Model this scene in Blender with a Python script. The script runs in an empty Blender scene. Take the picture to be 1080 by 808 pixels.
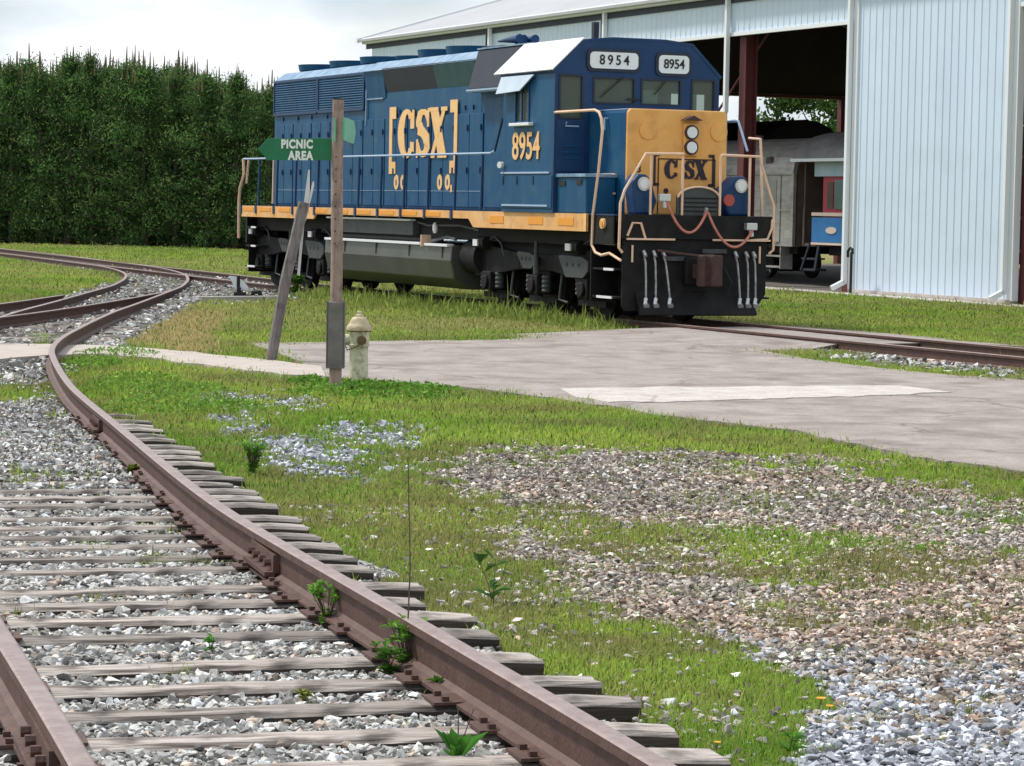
import bpy, bmesh, math, random
import numpy as np
from mathutils import Vector, Matrix
random.seed(7); rng = np.random.default_rng(7)
scn = bpy.context.scene
COL = scn.collection
R = math.radians
# ------------------------------------------------------------------ camera
F, PIT, ROL, CAM = 2900.0, 0.0645, 0.0182, 2.03
cam = bpy.data.cameras.new('camera'); co = bpy.data.objects.new('camera', cam); COL.objects.link(co)
cam.lens = 36.0*F/1080.0; cam.sensor_width = 36.0; cam.clip_start = 0.1; cam.clip_end = 6000
co.matrix_world = Matrix.Translation((0, 0, CAM)) @ Matrix.Rotation(math.pi/2-PIT, 4, 'X') @ Matrix.Rotation(ROL, 4, 'Z')
scn.camera = co
def rtop(y):
    return np.interp(y, [0, 7, 8, 10, 14, 20, 28, 36, 45, 60, 400], [.60, .56, .545, .515, .435, .335, .25, .20, .165, .12, .12])
def g0(y):
    return rtop(y) - np.interp(y, [0, 12, 20, 28, 40, 50, 60, 400], [.27, .27, .235, .20, .17, .145, .12, .12])
def ray(px, py):
    a, b = px-540, py-404; c, s = math.cos(ROL), math.sin(ROL)
    X, Y = a*c+b*s, -a*s+b*c
    cx, cz = X/F, -Y/F
    return cx, math.cos(PIT)+cz*math.sin(PIT), cz*math.cos(PIT)-math.sin(PIT)
def at(px, py, dz=0.0):
    """ground point of the survey for a point seen in the photograph"""
    rx, ry, rz = ray(px, py); z = .2
    for i in range(60):
        t = (z-CAM)/rz; z = .5*z+.5*(float(g0(t*ry))+dz)
    return Vector((t*rx, t*ry, z))
def proj(x, y, z):
    z = z-CAM
    cy = y*math.cos(PIT)-z*math.sin(PIT); cz = z*math.cos(PIT)+y*math.sin(PIT)
    X, Y = F*x/cy, -F*cz/cy; c, s = math.cos(ROL), math.sin(ROL)
    return 540+X*c-Y*s, 404+X*s+Y*c
# ------------------------------------------------------------------ helpers
def tag(o, label=None, cat=None, group=None, kind=None):
    if label: o['label'] = label
    if cat: o['category'] = cat
    if group: o['group'] = group
    if kind: o['kind'] = kind
    return o
def empty(name, loc=(0, 0, 0), rz=0.0, parent=None):
    o = bpy.data.objects.new(name, None); COL.objects.link(o); o.location = loc; o.rotation_euler = (0, 0, rz)
    o.empty_display_size = .2
    if parent: o.parent = parent
    return o
def kids(o): return [c for c in bpy.data.objects if c.parent == o]
def copy_tree(o, parent=None):
    c = o.copy(); COL.objects.link(c)
    if parent: c.parent = parent
    for ch in kids(o): copy_tree(ch, c)
    return c
def ordn(n):
    a = ['zeroth','first','second','third','fourth','fifth','sixth','seventh','eighth','ninth','tenth','eleventh','twelfth','thirteenth','fourteenth','fifteenth','sixteenth','seventeenth','eighteenth','nineteenth']
    if n < 20: return a[n]
    t = {2:'twent',3:'thirt',4:'fort',5:'fift',6:'sixt',7:'sevent',8:'eight',9:'ninet'}[n//10]
    return t+'ieth' if n % 10 == 0 else t+'y-'+a[n % 10]
class MB:
    def __init__(s, flip=False): s.v = []; s.f = []; s.flip = flip
    def add(s, vs, fs):
        n = len(s.v); s.v += [tuple(map(float, p)) for p in vs]; s.f += [tuple(n+i for i in f) for f in fs]; return s
    def box(s, x0, x1, y0, y1, z0, z1):
        return s.add([(x0,y0,z0),(x1,y0,z0),(x1,y1,z0),(x0,y1,z0),(x0,y0,z1),(x1,y0,z1),(x1,y1,z1),(x0,y1,z1)],
                     [(0,3,2,1),(4,5,6,7),(0,1,5,4),(1,2,6,5),(2,3,7,6),(3,0,4,7)])
    def bar(s, p0, p1, w, h, up=(0,0,1)):
        p0, p1 = Vector(p0), Vector(p1); d = (p1-p0).normalized(); u = Vector(up)
        sx = d.cross(u)
        if sx.length < 1e-4: sx = d.cross(Vector((1,0,0)))
        sx.normalize(); u = sx.cross(d).normalized(); a, b = sx*w/2, u*h/2
        vs = [p0-a-b, p0+a-b, p0+a+b, p0-a+b, p1-a-b, p1+a-b, p1+a+b, p1-a+b]
        return s.add(vs, [(0,3,2,1),(4,5,6,7),(0,1,5,4),(1,2,6,5),(2,3,7,6),(3,0,4,7)])
    def cyl(s, p0, p1, r0, r1=None, n=16):
        if r1 is None: r1 = r0
        p0, p1 = Vector(p0), Vector(p1); d = (p1-p0).normalized()
        a = d.cross(Vector((0,0,1)))
        if a.length < 1e-3: a = Vector((1,0,0))
        a.normalize(); b = d.cross(a)
        vs = []
        for p, r in ((p0, r0), (p1, r1)):
            for i in range(n):
                t = 2*math.pi*i/n; vs.append(p+(a*math.cos(t)+b*math.sin(t))*r)
        fs = [(i, (i+1) % n, n+(i+1) % n, n+i) for i in range(n)]+[tuple(range(n))[::-1], tuple(range(n, 2*n))]
        return s.add(vs, fs)
    def tube(s, pts, r, n=8, r1=None):
        pts = [Vector(p) for p in pts]; m = len(pts); vs = []; prev = None
        for k, p in enumerate(pts):
            d = (pts[min(k+1, m-1)]-pts[max(k-1, 0)]).normalized()
            a = d.cross(prev) if prev is not None and d.cross(prev).length > 1e-3 else d.cross(Vector((0,0,1)))
            if a.length < 1e-3: a = d.cross(Vector((0,1,0)))
            a.normalize(); b = d.cross(a).normalized(); prev = b if prev is None else a.cross(d)
            if prev is not None: a = prev.cross(d).normalized() if prev.cross(d).length > 1e-3 else a; b = d.cross(a).normalized()
            prev = b
            rr = r if r1 is None else r+(r1-r)*k/(m-1)
            for i in range(n):
                t = 2*math.pi*i/n; vs.append(p+(a*math.cos(t)+b*math.sin(t))*rr)
        fs = []
        for k in range(m-1):
            for i in range(n): fs.append((k*n+i, k*n+(i+1) % n, (k+1)*n+(i+1) % n, (k+1)*n+i))
        fs += [tuple(range(n))[::-1], tuple(range((m-1)*n, m*n))]
        return s.add(vs, fs)
    def lathe(s, prof, c=(0,0,0), n=24):
        vs = []; c = Vector(c)
        for r, z in prof:
            for i in range(n):
                t = 2*math.pi*i/n; vs.append((c.x+r*math.cos(t), c.y+r*math.sin(t), c.z+z))
        fs = []
        for k in range(len(prof)-1):
            for i in range(n): fs.append((k*n+i, k*n+(i+1) % n, (k+1)*n+(i+1) % n, (k+1)*n+i))
        fs += [tuple(range(n))[::-1], tuple(range((len(prof)-1)*n, len(prof)*n))]
        return s.add(vs, fs)
    def prism(s, poly, o, a, b, dvec):
        """2-D polygon (a,b axes at o) extruded by dvec"""
        o, a, b, dv = Vector(o), Vector(a), Vector(b), Vector(dvec); n = len(poly)
        p = [o+a*x+b*y for x, y in poly]
        return s.add(p+[q+dv for q in p], [tuple(range(n))[::-1], tuple(range(n, 2*n))]+[(i, (i+1) % n, n+(i+1) % n, n+i) for i in range(n)])
    def build(s, name, mat, parent=None, smooth=False, bevel=0.0, loc=None):
        me = bpy.data.meshes.new(name)
        vs = [(x, -y, z) for x, y, z in s.v] if s.flip else s.v
        me.from_pydata(vs, [], s.f); me.update()
        bm = bmesh.new(); bm.from_mesh(me); bmesh.ops.recalc_face_normals(bm, faces=bm.faces); bm.to_mesh(me); bm.free()
        o = bpy.data.objects.new(name, me); COL.objects.link(o); me.materials.append(mat)
        if parent: o.parent = parent
        if loc: o.location = loc
        if smooth:
            me.polygons.foreach_set('use_smooth', [True]*len(me.polygons))
            try: me.set_sharp_from_angle(angle=R(38))
            except Exception: pass
        if bevel:
            m = o.modifiers.new('bevel', 'BEVEL'); m.width = bevel; m.segments = 2; m.limit_method = 'ANGLE'; m.angle_limit = R(35)
        return o
def np_mesh(name, V, Fc, mat, colors=None, smooth=False, k=3):
    me = bpy.data.meshes.new(name); nv, nf = len(V), len(Fc)
    me.vertices.add(nv); me.vertices.foreach_set('co', V.astype(np.float32).ravel())
    me.loops.add(nf*k); me.loops.foreach_set('vertex_index', Fc.astype(np.int32).ravel())
    me.polygons.add(nf); me.polygons.foreach_set('loop_start', np.arange(0, nf*k, k, dtype=np.int32))
    me.polygons.foreach_set('loop_total', np.full(nf, k, np.int32))
    me.update(calc_edges=True)
    me.polygons.foreach_set('use_smooth', np.full(nf, bool(smooth)))
    if colors is not None:
        ca = me.color_attributes.new('tint', 'FLOAT_COLOR', 'POINT')
        c4 = np.ones((nv, 4), np.float32); c4[:, :3] = colors; ca.data.foreach_set('color', c4.ravel())
    me.materials.append(mat)
    o = bpy.data.objects.new(name, me); COL.objects.link(o); return o
def vnoise(x, y, sc, seed=0):
    x = np.asarray(x)/sc+seed*17.3; y = np.asarray(y)/sc-seed*9.1
    xi, yi = np.floor(x), np.floor(y); fx, fy = x-xi, y-yi; fx = fx*fx*(3-2*fx); fy = fy*fy*(3-2*fy)
    def h(a, b):
        t = np.sin(a*127.1+b*311.7+seed*74.7)*43758.5453; return t-np.floor(t)
    return (h(xi,yi)*(1-fx)+h(xi+1,yi)*fx)*(1-fy)+(h(xi,yi+1)*(1-fx)+h(xi+1,yi+1)*fx)*fy
def fbm(x, y, sc, seed=0):
    return .5*vnoise(x, y, sc, seed)+.3*vnoise(x, y, sc/2.1, seed+1)+.2*vnoise(x, y, sc/4.3, seed+2)
# ------------------------------------------------------------------ materials
def mat(name, c1, c2=None, sc=5.0, rough=.7, metal=0.0, bump=0.0, bsc=None, stretch=(1,1,1), detail=6, spec=.5, lo=.35, hi=.65, c3=None, sc3=1.0, amt3=.5, coords='Object', transl=0):
    m = bpy.data.materials.new(name); m.use_nodes = True; nt = m.node_tree; N = nt.nodes; L = nt.links
    b = N['Principled BSDF']; b.inputs['Roughness'].default_value = rough; b.inputs['Metallic'].default_value = metal
    b.inputs['Specular IOR Level'].default_value = spec
    b.inputs['Base Color'].default_value = (*c1, 1)
    tc = N.new('ShaderNodeTexCoord'); mp = N.new('ShaderNodeMapping'); mp.inputs['Scale'].default_value = stretch
    L.new(tc.outputs[coords], mp.inputs['Vector'])
    src = None
    if c2:
        nz = N.new('ShaderNodeTexNoise'); nz.inputs['Scale'].default_value = sc; nz.inputs['Detail'].default_value = detail; nz.inputs['Roughness'].default_value = .65
        L.new(mp.outputs[0], nz.inputs['Vector'])
        mr = N.new('ShaderNodeMapRange'); mr.inputs[1].default_value = lo; mr.inputs[2].default_value = hi
        L.new(nz.outputs['Fac'], mr.inputs[0])
        mx = N.new('ShaderNodeMix'); mx.data_type = 'RGBA'; mx.inputs[6].default_value = (*c1, 1); mx.inputs[7].default_value = (*c2, 1)
        L.new(mr.outputs[0], mx.inputs[0]); src = mx.outputs[2]
        if c3:
            n3 = N.new('ShaderNodeTexNoise'); n3.inputs['Scale'].default_value = sc3; n3.inputs['Detail'].default_value = 8
            L.new(tc.outputs[coords], n3.inputs['Vector'])
            m3 = N.new('ShaderNodeMapRange'); m3.inputs[1].default_value = .5; m3.inputs[2].default_value = .68; m3.inputs[4].default_value = amt3
            L.new(n3.outputs['Fac'], m3.inputs[0])
            mx3 = N.new('ShaderNodeMix'); mx3.data_type = 'RGBA'; mx3.inputs[7].default_value = (*c3, 1)
            L.new(src, mx3.inputs[6]); L.new(m3.outputs[0], mx3.inputs[0]); src = mx3.outputs[2]
        L.new(src, b.inputs['Base Color'])
    if bump:
        nb = N.new('ShaderNodeTexNoise'); nb.inputs['Scale'].default_value = bsc or sc*3; nb.inputs['Detail'].default_value = 5
        L.new(mp.outputs[0], nb.inputs['Vector'])
        bp = N.new('ShaderNodeBump'); bp.inputs['Strength'].default_value = bump; bp.inputs['Distance'].default_value = .02
        L.new(nb.outputs['Fac'], bp.inputs['Height']); L.new(bp.outputs[0], b.inputs['Normal'])
    return m
def tint_mat(name, mul=(1,1,1), rough=.9, nsc=0, transl=0.0, spec=.2, bump=0):
    m = bpy.data.materials.new(name); m.use_nodes = True; nt = m.node_tree; N = nt.nodes; L = nt.links
    b = N['Principled BSDF']; b.inputs['Roughness'].default_value = rough; b.inputs['Specular IOR Level'].default_value = spec
    at_ = N.new('ShaderNodeAttribute'); at_.attribute_name = 'tint'
    src = at_.outputs['Color']
    if nsc:
        tc = N.new('ShaderNodeTexCoord'); nz = N.new('ShaderNodeTexNoise'); nz.inputs['Scale'].default_value = nsc; nz.inputs['Detail'].default_value = 8; nz.inputs['Roughness'].default_value = .7
        L.new(tc.outputs['Object'], nz.inputs['Vector'])
        mr = N.new('ShaderNodeMapRange'); mr.inputs[1].default_value = .3; mr.inputs[2].default_value = .7; mr.inputs[3].default_value = .55; mr.inputs[4].default_value = 1.4
        L.new(nz.outputs['Fac'], mr.inputs[0])
        vm = N.new('ShaderNodeVectorMath'); vm.operation = 'SCALE'; L.new(src, vm.inputs[0]); L.new(mr.outputs[0], vm.inputs['Scale']); src = vm.outputs[0]
        if bump:
            bp = N.new('ShaderNodeBump'); bp.inputs['Strength'].default_value = bump; bp.inputs['Distance'].default_value = .03
            L.new(nz.outputs['Fac'], bp.inputs['Height']); L.new(bp.outputs[0], b.inputs['Normal'])
    L.new(src, b.inputs['Base Color'])
    if transl:
        tr = N.new('ShaderNodeBsdfTranslucent'); L.new(src, tr.inputs['Color'])
        mx = N.new('ShaderNodeMixShader'); mx.inputs[0].default_value = transl
        out = N['Material Output']; L.new(b.outputs[0], mx.inputs[1]); L.new(tr.outputs[0], mx.inputs[2]); L.new(mx.outputs[0], out.inputs['Surface'])
    return m
BLUE = (.004, .060, .150); BLUE2 = (.009, .085, .185); NAVY = (.007, .040, .110)
M = {}
M['blue'] = mat('blue_paint', BLUE, BLUE2, sc=1.2, rough=.5, spec=.25, stretch=(3, 1, .35), c3=(.035,.105,.16), sc3=2.6, amt3=.55, bump=.08, bsc=3)
M['navy'] = mat('navy_paint_and_shade', NAVY, (.016,.05,.14), sc=2, rough=.45, spec=.3)
M['slate'] = mat('slate_paint_and_shade', (.012,.017,.035), (.02,.026,.045), sc=3, rough=.6)
M['green_dk'] = mat('teal_grass_reflection', (.015,.06,.07), (.03,.09,.10), sc=2, rough=.6)
M['orange'] = mat('nose_orange', (.80,.38,.09), (.86,.45,.13), sc=2.5, rough=.5, c3=(.50,.22,.06), sc3=3.5, amt3=.4, bump=.05)
M['yellow'] = mat('sill_yellow', (.74,.36,.10), (.80,.46,.2), sc=2, rough=.55, c3=(.35,.2,.1), sc3=5, amt3=.35)
M['yellow2'] = mat('sill_reflector', (.80,.32,.03), rough=.5)
M['cream'] = mat('cream_lettering', (.84,.47,.17), (.86,.56,.27), sc=6, rough=.6)
M['handrail'] = mat('handrail_cream', (.75,.47,.30), (.8,.58,.42), sc=5, rough=.5)
M['bluerail'] = mat('handrail_blue_grey', (.35,.46,.62), rough=.45)  # sky reflection on blue paint is put into this lighter colour
M['black'] = mat('black_frame', (.006,.006,.007), (.013,.012,.012), sc=3, rough=.7, spec=.25, c3=(.03,.025,.02), sc3=5, amt3=.35)
M['greyblk'] = mat('grey_truck_parts', (.035,.042,.045), (.06,.066,.066), sc=4, rough=.6)
M['tank'] = mat('tank_grey', (.055,.06,.054), (.08,.085,.07), sc=1.5, rough=.38, c3=(.08,.075,.055), sc3=2, amt3=.35)
M['white_paint_glare'] = mat('white_paint_and_glare', (.80,.80,.80), (.72,.73,.75), sc=2, rough=.5)
M['paleblue'] = mat('pale_roof_edge', (.07,.17,.31), (.26,.38,.50), sc=3, rough=.4, stretch=(2,1,1))
M['awning'] = mat('pale_awning', (.55,.62,.70), (.45,.54,.64), sc=3, rough=.5)
M['whitelet'] = mat('white_board', (.82,.82,.8), rough=.5)
M['digit'] = mat('black_digit', (.008,.008,.01), rough=.6)
M['maroon_digit'] = mat('dark_nose_lettering', (.02,.012,.03), rough=.6)
M['rustk'] = mat('rusty_coupler', (.085,.038,.032), (.045,.025,.022), sc=7, rough=.8, bump=.3)
M['redhose'] = mat('faded_red_cable', (.60,.22,.17), (.5,.16,.12), sc=8, rough=.6)
M['steel'] = mat('bright_steel', (.6,.6,.6), rough=.35, metal=.7)
M['sheenhose'] = mat('hose_with_sheen', (.45,.45,.44), (.18,.18,.18), sc=9, rough=.5)  # pale colour paints the light reflection on black hoses
M['lamp'] = mat('lamp_lens', (.75,.77,.78), rough=.15)
M['redlens'] = mat('red_lens', (.4,.06,.05), rough=.25)
M['rubber'] = mat('black_rubber', (.012,.012,.012), rough=.8)
M['cabin'] = mat('cab_interior', (.20,.24,.20), rough=.8)
M['rail'] = mat('rail_rust', (.085,.042,.032), (.125,.066,.050), sc=6, rough=.62, metal=.15, stretch=(1,1,1), c3=(.06,.035,.035), sc3=14, amt3=.5, bump=.25, bsc=60)
M['railtop'] = mat('rail_running_surface', (.25,.175,.155), (.36,.27,.245), sc=9, rough=.42, metal=.25, c3=(.2,.13,.12), sc3=25, amt3=.5, bump=.15, bsc=90)
M['wood'] = mat('post_wood', (.27,.18,.15), (.40,.29,.25), sc=6, rough=.9, stretch=(4,4,.5), bump=.5, bsc=12, c3=(.08,.05,.04), sc3=8, amt3=.5)
M['wood_grey'] = mat('grey_wood', (.13,.11,.105), (.24,.21,.20), sc=6, rough=.9, stretch=(4,4,.4), bump=.5, bsc=12, c3=(.05,.04,.04), sc3=8, amt3=.5)
M['greybox'] = mat('grey_sheet', (.13,.115,.115), (.21,.185,.18), sc=5, rough=.7)
M['signgreen'] = mat('sign_green', (.005,.14,.055), (.008,.17,.07), sc=4, rough=.5)
M['palegreen'] = mat('pale_sign_green', (.12,.42,.28), (.16,.5,.34), sc=4, rough=.4)
M['hydrant'] = mat('hydrant_cream', (.62,.60,.45), (.50,.47,.33), sc=9, rough=.65, c3=(.2,.15,.08), sc3=14, amt3=.7, bump=.2)
M['bonnet'] = mat('hydrant_bonnet', (.60,.50,.34), (.48,.38,.24), sc=9, rough=.65, c3=(.25,.15,.06), sc3=14, amt3=.6, bump=.2)
M['hyddark'] = mat('hydrant_rust', (.10,.07,.03), (.2,.13,.06), sc=9, rough=.8)
M['shedwall'] = mat('white_corrugated_metal', (.64,.75,.87), (.60,.70,.83), sc=.6, rough=.45, stretch=(1,1,.2), c3=(.5,.56,.6), sc3=1.1, amt3=.25)
M['shedtrim'] = mat('white_trim', (.78,.80,.82), rough=.45)
M['shedroof'] = mat('grey_metal_roof', (.36,.36,.37), (.42,.42,.43), sc=.5, rough=.5)
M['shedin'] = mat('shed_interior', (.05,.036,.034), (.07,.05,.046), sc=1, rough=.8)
M['maroon'] = mat('maroon_steel', (.13,.022,.026), (.09,.018,.02), sc=2, rough=.6)
M['silver'] = mat('stainless_car', (.46,.44,.41), (.30,.28,.26), sc=2.5, rough=.45, metal=.35, stretch=(.5,1,3), c3=(.2,.17,.15), sc3=2, amt3=.5)
M['carroof'] = mat('sooty_car_roof', (.13,.125,.13), (.22,.21,.21), sc=2, rough=.7)
M['carblue'] = mat('coach_blue', (.015,.16,.42), (.03,.20,.48), sc=3, rough=.5)
M['carpale'] = mat('coach_pale_blue', (.30,.42,.48), (.38,.48,.53), sc=3, rough=.5)
M['carred'] = mat('coach_red', (.45,.03,.06), (.35,.02,.05), sc=3, rough=.5)
M['carcream'] = mat('coach_stripe', (.75,.6,.5), rough=.6)
M['carglass'] = mat('coach_green_glass', (.03,.12,.09), (.02,.06,.05), sc=3, rough=.12)
M['brown_in'] = mat('coach_end_brown', (.09,.065,.055), (.13,.095,.08), sc=3, rough=.8)
M['asphalt'] = mat('worn_asphalt', (.245,.205,.182), (.37,.32,.29), sc=2.2, rough=.92, c3=(.17,.13,.11), sc3=1.1, amt3=.75, stretch=(1,.7,1), bump=.35, bsc=60, lo=.3, hi=.7)
def add_cracks(m, sc, dark, wid):
    N = m.node_tree.nodes; L = m.node_tree.links; b = N['Principled BSDF']; src = b.inputs['Base Color'].links[0].from_socket
    tc = N.new('ShaderNodeTexCoord'); nz = N.new('ShaderNodeTexNoise'); nz.inputs['Scale'].default_value = 1.1; nz.inputs['Detail'].default_value = 6; L.new(tc.outputs['Object'], nz.inputs['Vector'])
    vm = N.new('ShaderNodeVectorMath'); vm.operation = 'MULTIPLY_ADD'; vm.inputs[1].default_value = (1.3,1.3,0); L.new(nz.outputs['Color'], vm.inputs[0]); L.new(tc.outputs['Object'], vm.inputs[2])
    vo = N.new('ShaderNodeTexVoronoi'); vo.feature = 'DISTANCE_TO_EDGE'; vo.inputs['Scale'].default_value = sc; L.new(vm.outputs[0], vo.inputs['Vector'])
    mr = N.new('ShaderNodeMapRange'); mr.inputs[1].default_value = 0; mr.inputs[2].default_value = wid; mr.inputs[3].default_value = .6; mr.inputs[4].default_value = 0; L.new(vo.outputs['Distance'], mr.inputs[0])
    n2 = N.new('ShaderNodeTexNoise'); n2.inputs['Scale'].default_value = .5; L.new(tc.outputs['Object'], n2.inputs['Vector'])
    m2 = N.new('ShaderNodeMapRange'); m2.inputs[1].default_value = .45; m2.inputs[2].default_value = .58; L.new(n2.outputs['Fac'], m2.inputs[0])
    mu = N.new('ShaderNodeMath'); mu.operation = 'MULTIPLY'; L.new(mr.outputs[0], mu.inputs[0]); L.new(m2.outputs[0], mu.inputs[1])
    mx = N.new('ShaderNodeMix'); mx.data_type = 'RGBA'; mx.inputs[7].default_value = (*dark, 1); L.new(mu.outputs[0], mx.inputs[0]); L.new(src, mx.inputs[6])
    # fine aggregate speckle
    n3 = N.new('ShaderNodeTexNoise'); n3.inputs['Scale'].default_value = 22; n3.inputs['Detail'].default_value = 8; n3.inputs['Roughness'].default_value = .8; L.new(tc.outputs['Object'], n3.inputs['Vector'])
    m3 = N.new('ShaderNodeMapRange'); m3.inputs[1].default_value = .3; m3.inputs[2].default_value = .7; m3.inputs[3].default_value = .72; m3.inputs[4].default_value = 1.28; L.new(n3.outputs['Fac'], m3.inputs[0])
    v3 = N.new('ShaderNodeVectorMath'); v3.operation = 'SCALE'; L.new(mx.outputs[2], v3.inputs[0]); L.new(m3.outputs[0], v3.inputs['Scale']); L.new(v3.outputs[0], b.inputs['Base Color'])
add_cracks(M['asphalt'], .45, (.10,.08,.075), .022)
M['concrete'] = mat('pale_concrete', (.56,.51,.47), (.44,.39,.36), sc=3, rough=.9, bump=.2)
add_cracks(M['concrete'], .8, (.2,.17,.15), .03)
M['pathmat'] = mat('path_concrete', (.40,.34,.29), (.48,.42,.37), sc=3, rough=.9, bump=.2)
M['bark'] = mat('bark', (.07,.05,.04), (.12,.09,.07), sc=8, rough=.9, bump=.4)
M['candle'] = mat('pine_candle', (.14,.10,.05), (.16,.14,.06), sc=9, rough=.9)
M['switchblk'] = mat('switch_black', (.012,.011,.012), rough=.7)
M['blanket'] = mat('pale_target_plate', (.72,.74,.80), rough=.6)
def glass(name, col, a):
    m = bpy.data.materials.new(name); m.use_nodes = True; N = m.node_tree.nodes; L = m.node_tree.links
    b = N['Principled BSDF']; b.inputs['Base Color'].default_value = (*col, 1); b.inputs['Roughness'].default_value = .08
    t = N.new('ShaderNodeBsdfTransparent'); t.inputs[0].default_value = (.82,.9,.86,1)
    mx = N.new('ShaderNodeMixShader'); mx.inputs[0].default_value = a
    L.new(t.outputs[0], mx.inputs[1]); L.new(b.outputs[0], mx.inputs[2]); L.new(mx.outputs[0], N['Material Output'].inputs['Surface'])
    return m
M['glass'] = glass('cab_glass', (.16,.18,.13), .42)
# weathered tie material, random per object; dark creosote sides also paint in shade
def tie_mat():
    m = mat('weathered_shaded_tie', (.20,.16,.135), (.50,.45,.41), sc=5, rough=.93, stretch=(.35,6,6), bump=.9, bsc=9, c3=(.05,.038,.034), sc3=5, amt3=.85, lo=.36, hi=.66)
    N = m.node_tree.nodes; L = m.node_tree.links; b = N['Principled BSDF']
    src = b.inputs['Base Color'].links[0].from_socket
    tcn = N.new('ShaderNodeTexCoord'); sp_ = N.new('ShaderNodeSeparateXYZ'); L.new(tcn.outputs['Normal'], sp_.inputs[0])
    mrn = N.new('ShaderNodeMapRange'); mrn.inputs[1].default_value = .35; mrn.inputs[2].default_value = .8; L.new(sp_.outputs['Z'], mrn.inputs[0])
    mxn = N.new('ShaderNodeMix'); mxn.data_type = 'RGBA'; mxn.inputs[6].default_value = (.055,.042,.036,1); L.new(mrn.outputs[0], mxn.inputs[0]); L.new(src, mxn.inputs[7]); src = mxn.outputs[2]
    oi = N.new('ShaderNodeObjectInfo'); mr = N.new('ShaderNodeMapRange'); mr.inputs[3].default_value = .55; mr.inputs[4].default_value = 1.3
    L.new(oi.outputs['Random'], mr.inputs[0])
    vm = N.new('ShaderNodeVectorMath'); vm.operation = 'SCALE'; L.new(src, vm.inputs[0]); L.new(mr.outputs[0], vm.inputs['Scale']); L.new(vm.outputs[0], b.inputs['Base Color'])
    return m
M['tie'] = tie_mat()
M['grass'] = tint_mat('grass_blades', transl=.35)
M['leaf'] = tint_mat('leaves', transl=.25)
M['stone'] = tint_mat('stones', nsc=40, rough=.95)
M['ground'] = tint_mat('ground_soil', nsc=14, rough=1.0, bump=.8, spec=.05)

# ------------------------------------------------------------------ track geometry
LOC = Vector((-4.81, 63.17)); TH = 0.4134
D = Vector((math.sin(TH), -math.cos(TH))); NV = Vector((-math.cos(TH), -math.sin(TH)))
def LW(u, v): return LOC+D*u+NV*v
A_pts = [(.80,5.8),(.61,6.5),(.42,7.24),(.19,8.10),(-.07,9.0),(-.37,10.07),(-.74,11.43),(-1.1,12.75),(-1.45,14.03),(-1.96,16.19),(-2.92,20.45),(-3.62,23.4),(-4.12,25.59),(-4.88,29.38),(-5.32,31.68),(-5.57,33.1),(-5.94,36.16),(-6.14,38.84),(-6.3,40.86),(-6.6,45.37),(-6.76,49.38),(-7.05,55.24),(-7.32,60.7),(-7.75,65.5),(-8.3,69.8),(-9.09,73.8),(-10.1,77.7),(-11.9,82.6),(-14.3,89.0),(-16.9,95.5),(-19.2,101.5),(-26,117),(-34,136)]
def resample(pts, step, smooth=3):
    P = np.array(pts, float); s = np.r_[0, np.cumsum(np.hypot(*np.diff(P, axis=0).T))]
    n = int(s[-1]/step); t = np.linspace(0, s[-1], n)
    X = np.c_[np.interp(t, s, P[:,0]), np.interp(t, s, P[:,1])]
    for _ in range(smooth):
        k = 2; Y = X.copy()
        for j in range(1, k+1):
            pass
        Y[1:-1] = (X[:-2]+2*X[1:-1]+X[2:])/4; X = Y
    return X
A_line = resample(A_pts, .25, 30)
def offset(P, d):
    T = np.gradient(P, axis=0); T /= np.hypot(*T.T)[:, None]; return P+np.c_[-T[:,1], T[:,0]]*d   # + = left of travel
B_line = offset(A_line, 1.505); N_line = offset(A_line, .7525)
C_pts = [(-14,18),(-11.6,25),(-9.9,31),(-8.6,37),(-7.95,41.4),(-7.6,45.5),(-7.35,50),(-7.22,54),(-7.17,57)]
C_line = resample(C_pts, .3, 30); D_line = offset(C_line, 1.505)
D_line = D_line[D_line[:,1] < 53.5]
main_c = [tuple(LW(u, 0)) for u in (42, 34, 26, 18, 10, 2, -3)]+[(-9.2,74),(-12.3,81.5),(-14.6,88),(-16.8,94),(-19.3,100),(-26,115.6),(-34,134.5)]
main_c[0:0] = []
Mc = resample(main_c, .3, 40)
MF_line = offset(Mc, -.7525)   # right of travel (travel goes away) = far rail
MN_line = offset(Mc, .7525)
def line_z(P): return rtop(P[:,1])
def sweep_rail(name, P, zt=None, parent=None):
    z = rtop(P[:,1]) if zt is None else zt
    T = np.gradient(P, axis=0); T /= np.hypot(*T.T)[:, None]; S = np.c_[T[:,1], -T[:,0]]
    prof = [(-.036,0),(-.036,-.03),(-.012,-.042),(-.009,-.135),(-.030,-.150),(-.072,-.158),(-.072,-.17),(.072,-.17),(.072,-.158),(.030,-.150),(.009,-.135),(.012,-.042),(.036,-.03),(.036,0),(.028,.005),(-.028,.005)]
    k = len(prof); n = len(P); V = np.zeros((n, k, 3))
    for j, (a, b) in enumerate(prof):
        V[:, j, :2] = P+S*a; V[:, j, 2] = z+b-.005
    V = V.reshape(-1, 3); fs = []
    i = np.arange(n-1)[:, None]*k; j = np.arange(k)[None, :]; j2 = (j+1) % k
    Fc = np.stack([i+j, i+j2, i+k+j2, i+k+j], -1).reshape(-1, 4)
    o = np_mesh(name, V, Fc, M['rail'], k=4); o.data.materials.append(M['railtop'])
    mi = np.tile(np.array([1 if q in (13,14,15) else 0 for q in range(k)]), n-1)
    o.data.polygons.foreach_set('material_index', mi.astype(np.int32))
    bm = bmesh.new(); bm.from_mesh(o.data); bmesh.ops.recalc_face_normals(bm, faces=bm.faces); bm.to_mesh(o.data); bm.free()
    return o
def railmask(P, lo, hi): return P[(P[:,1] >= lo) & (P[:,1] <= hi)]
G_RAIL = 'steel rails of the yard tracks'
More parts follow.
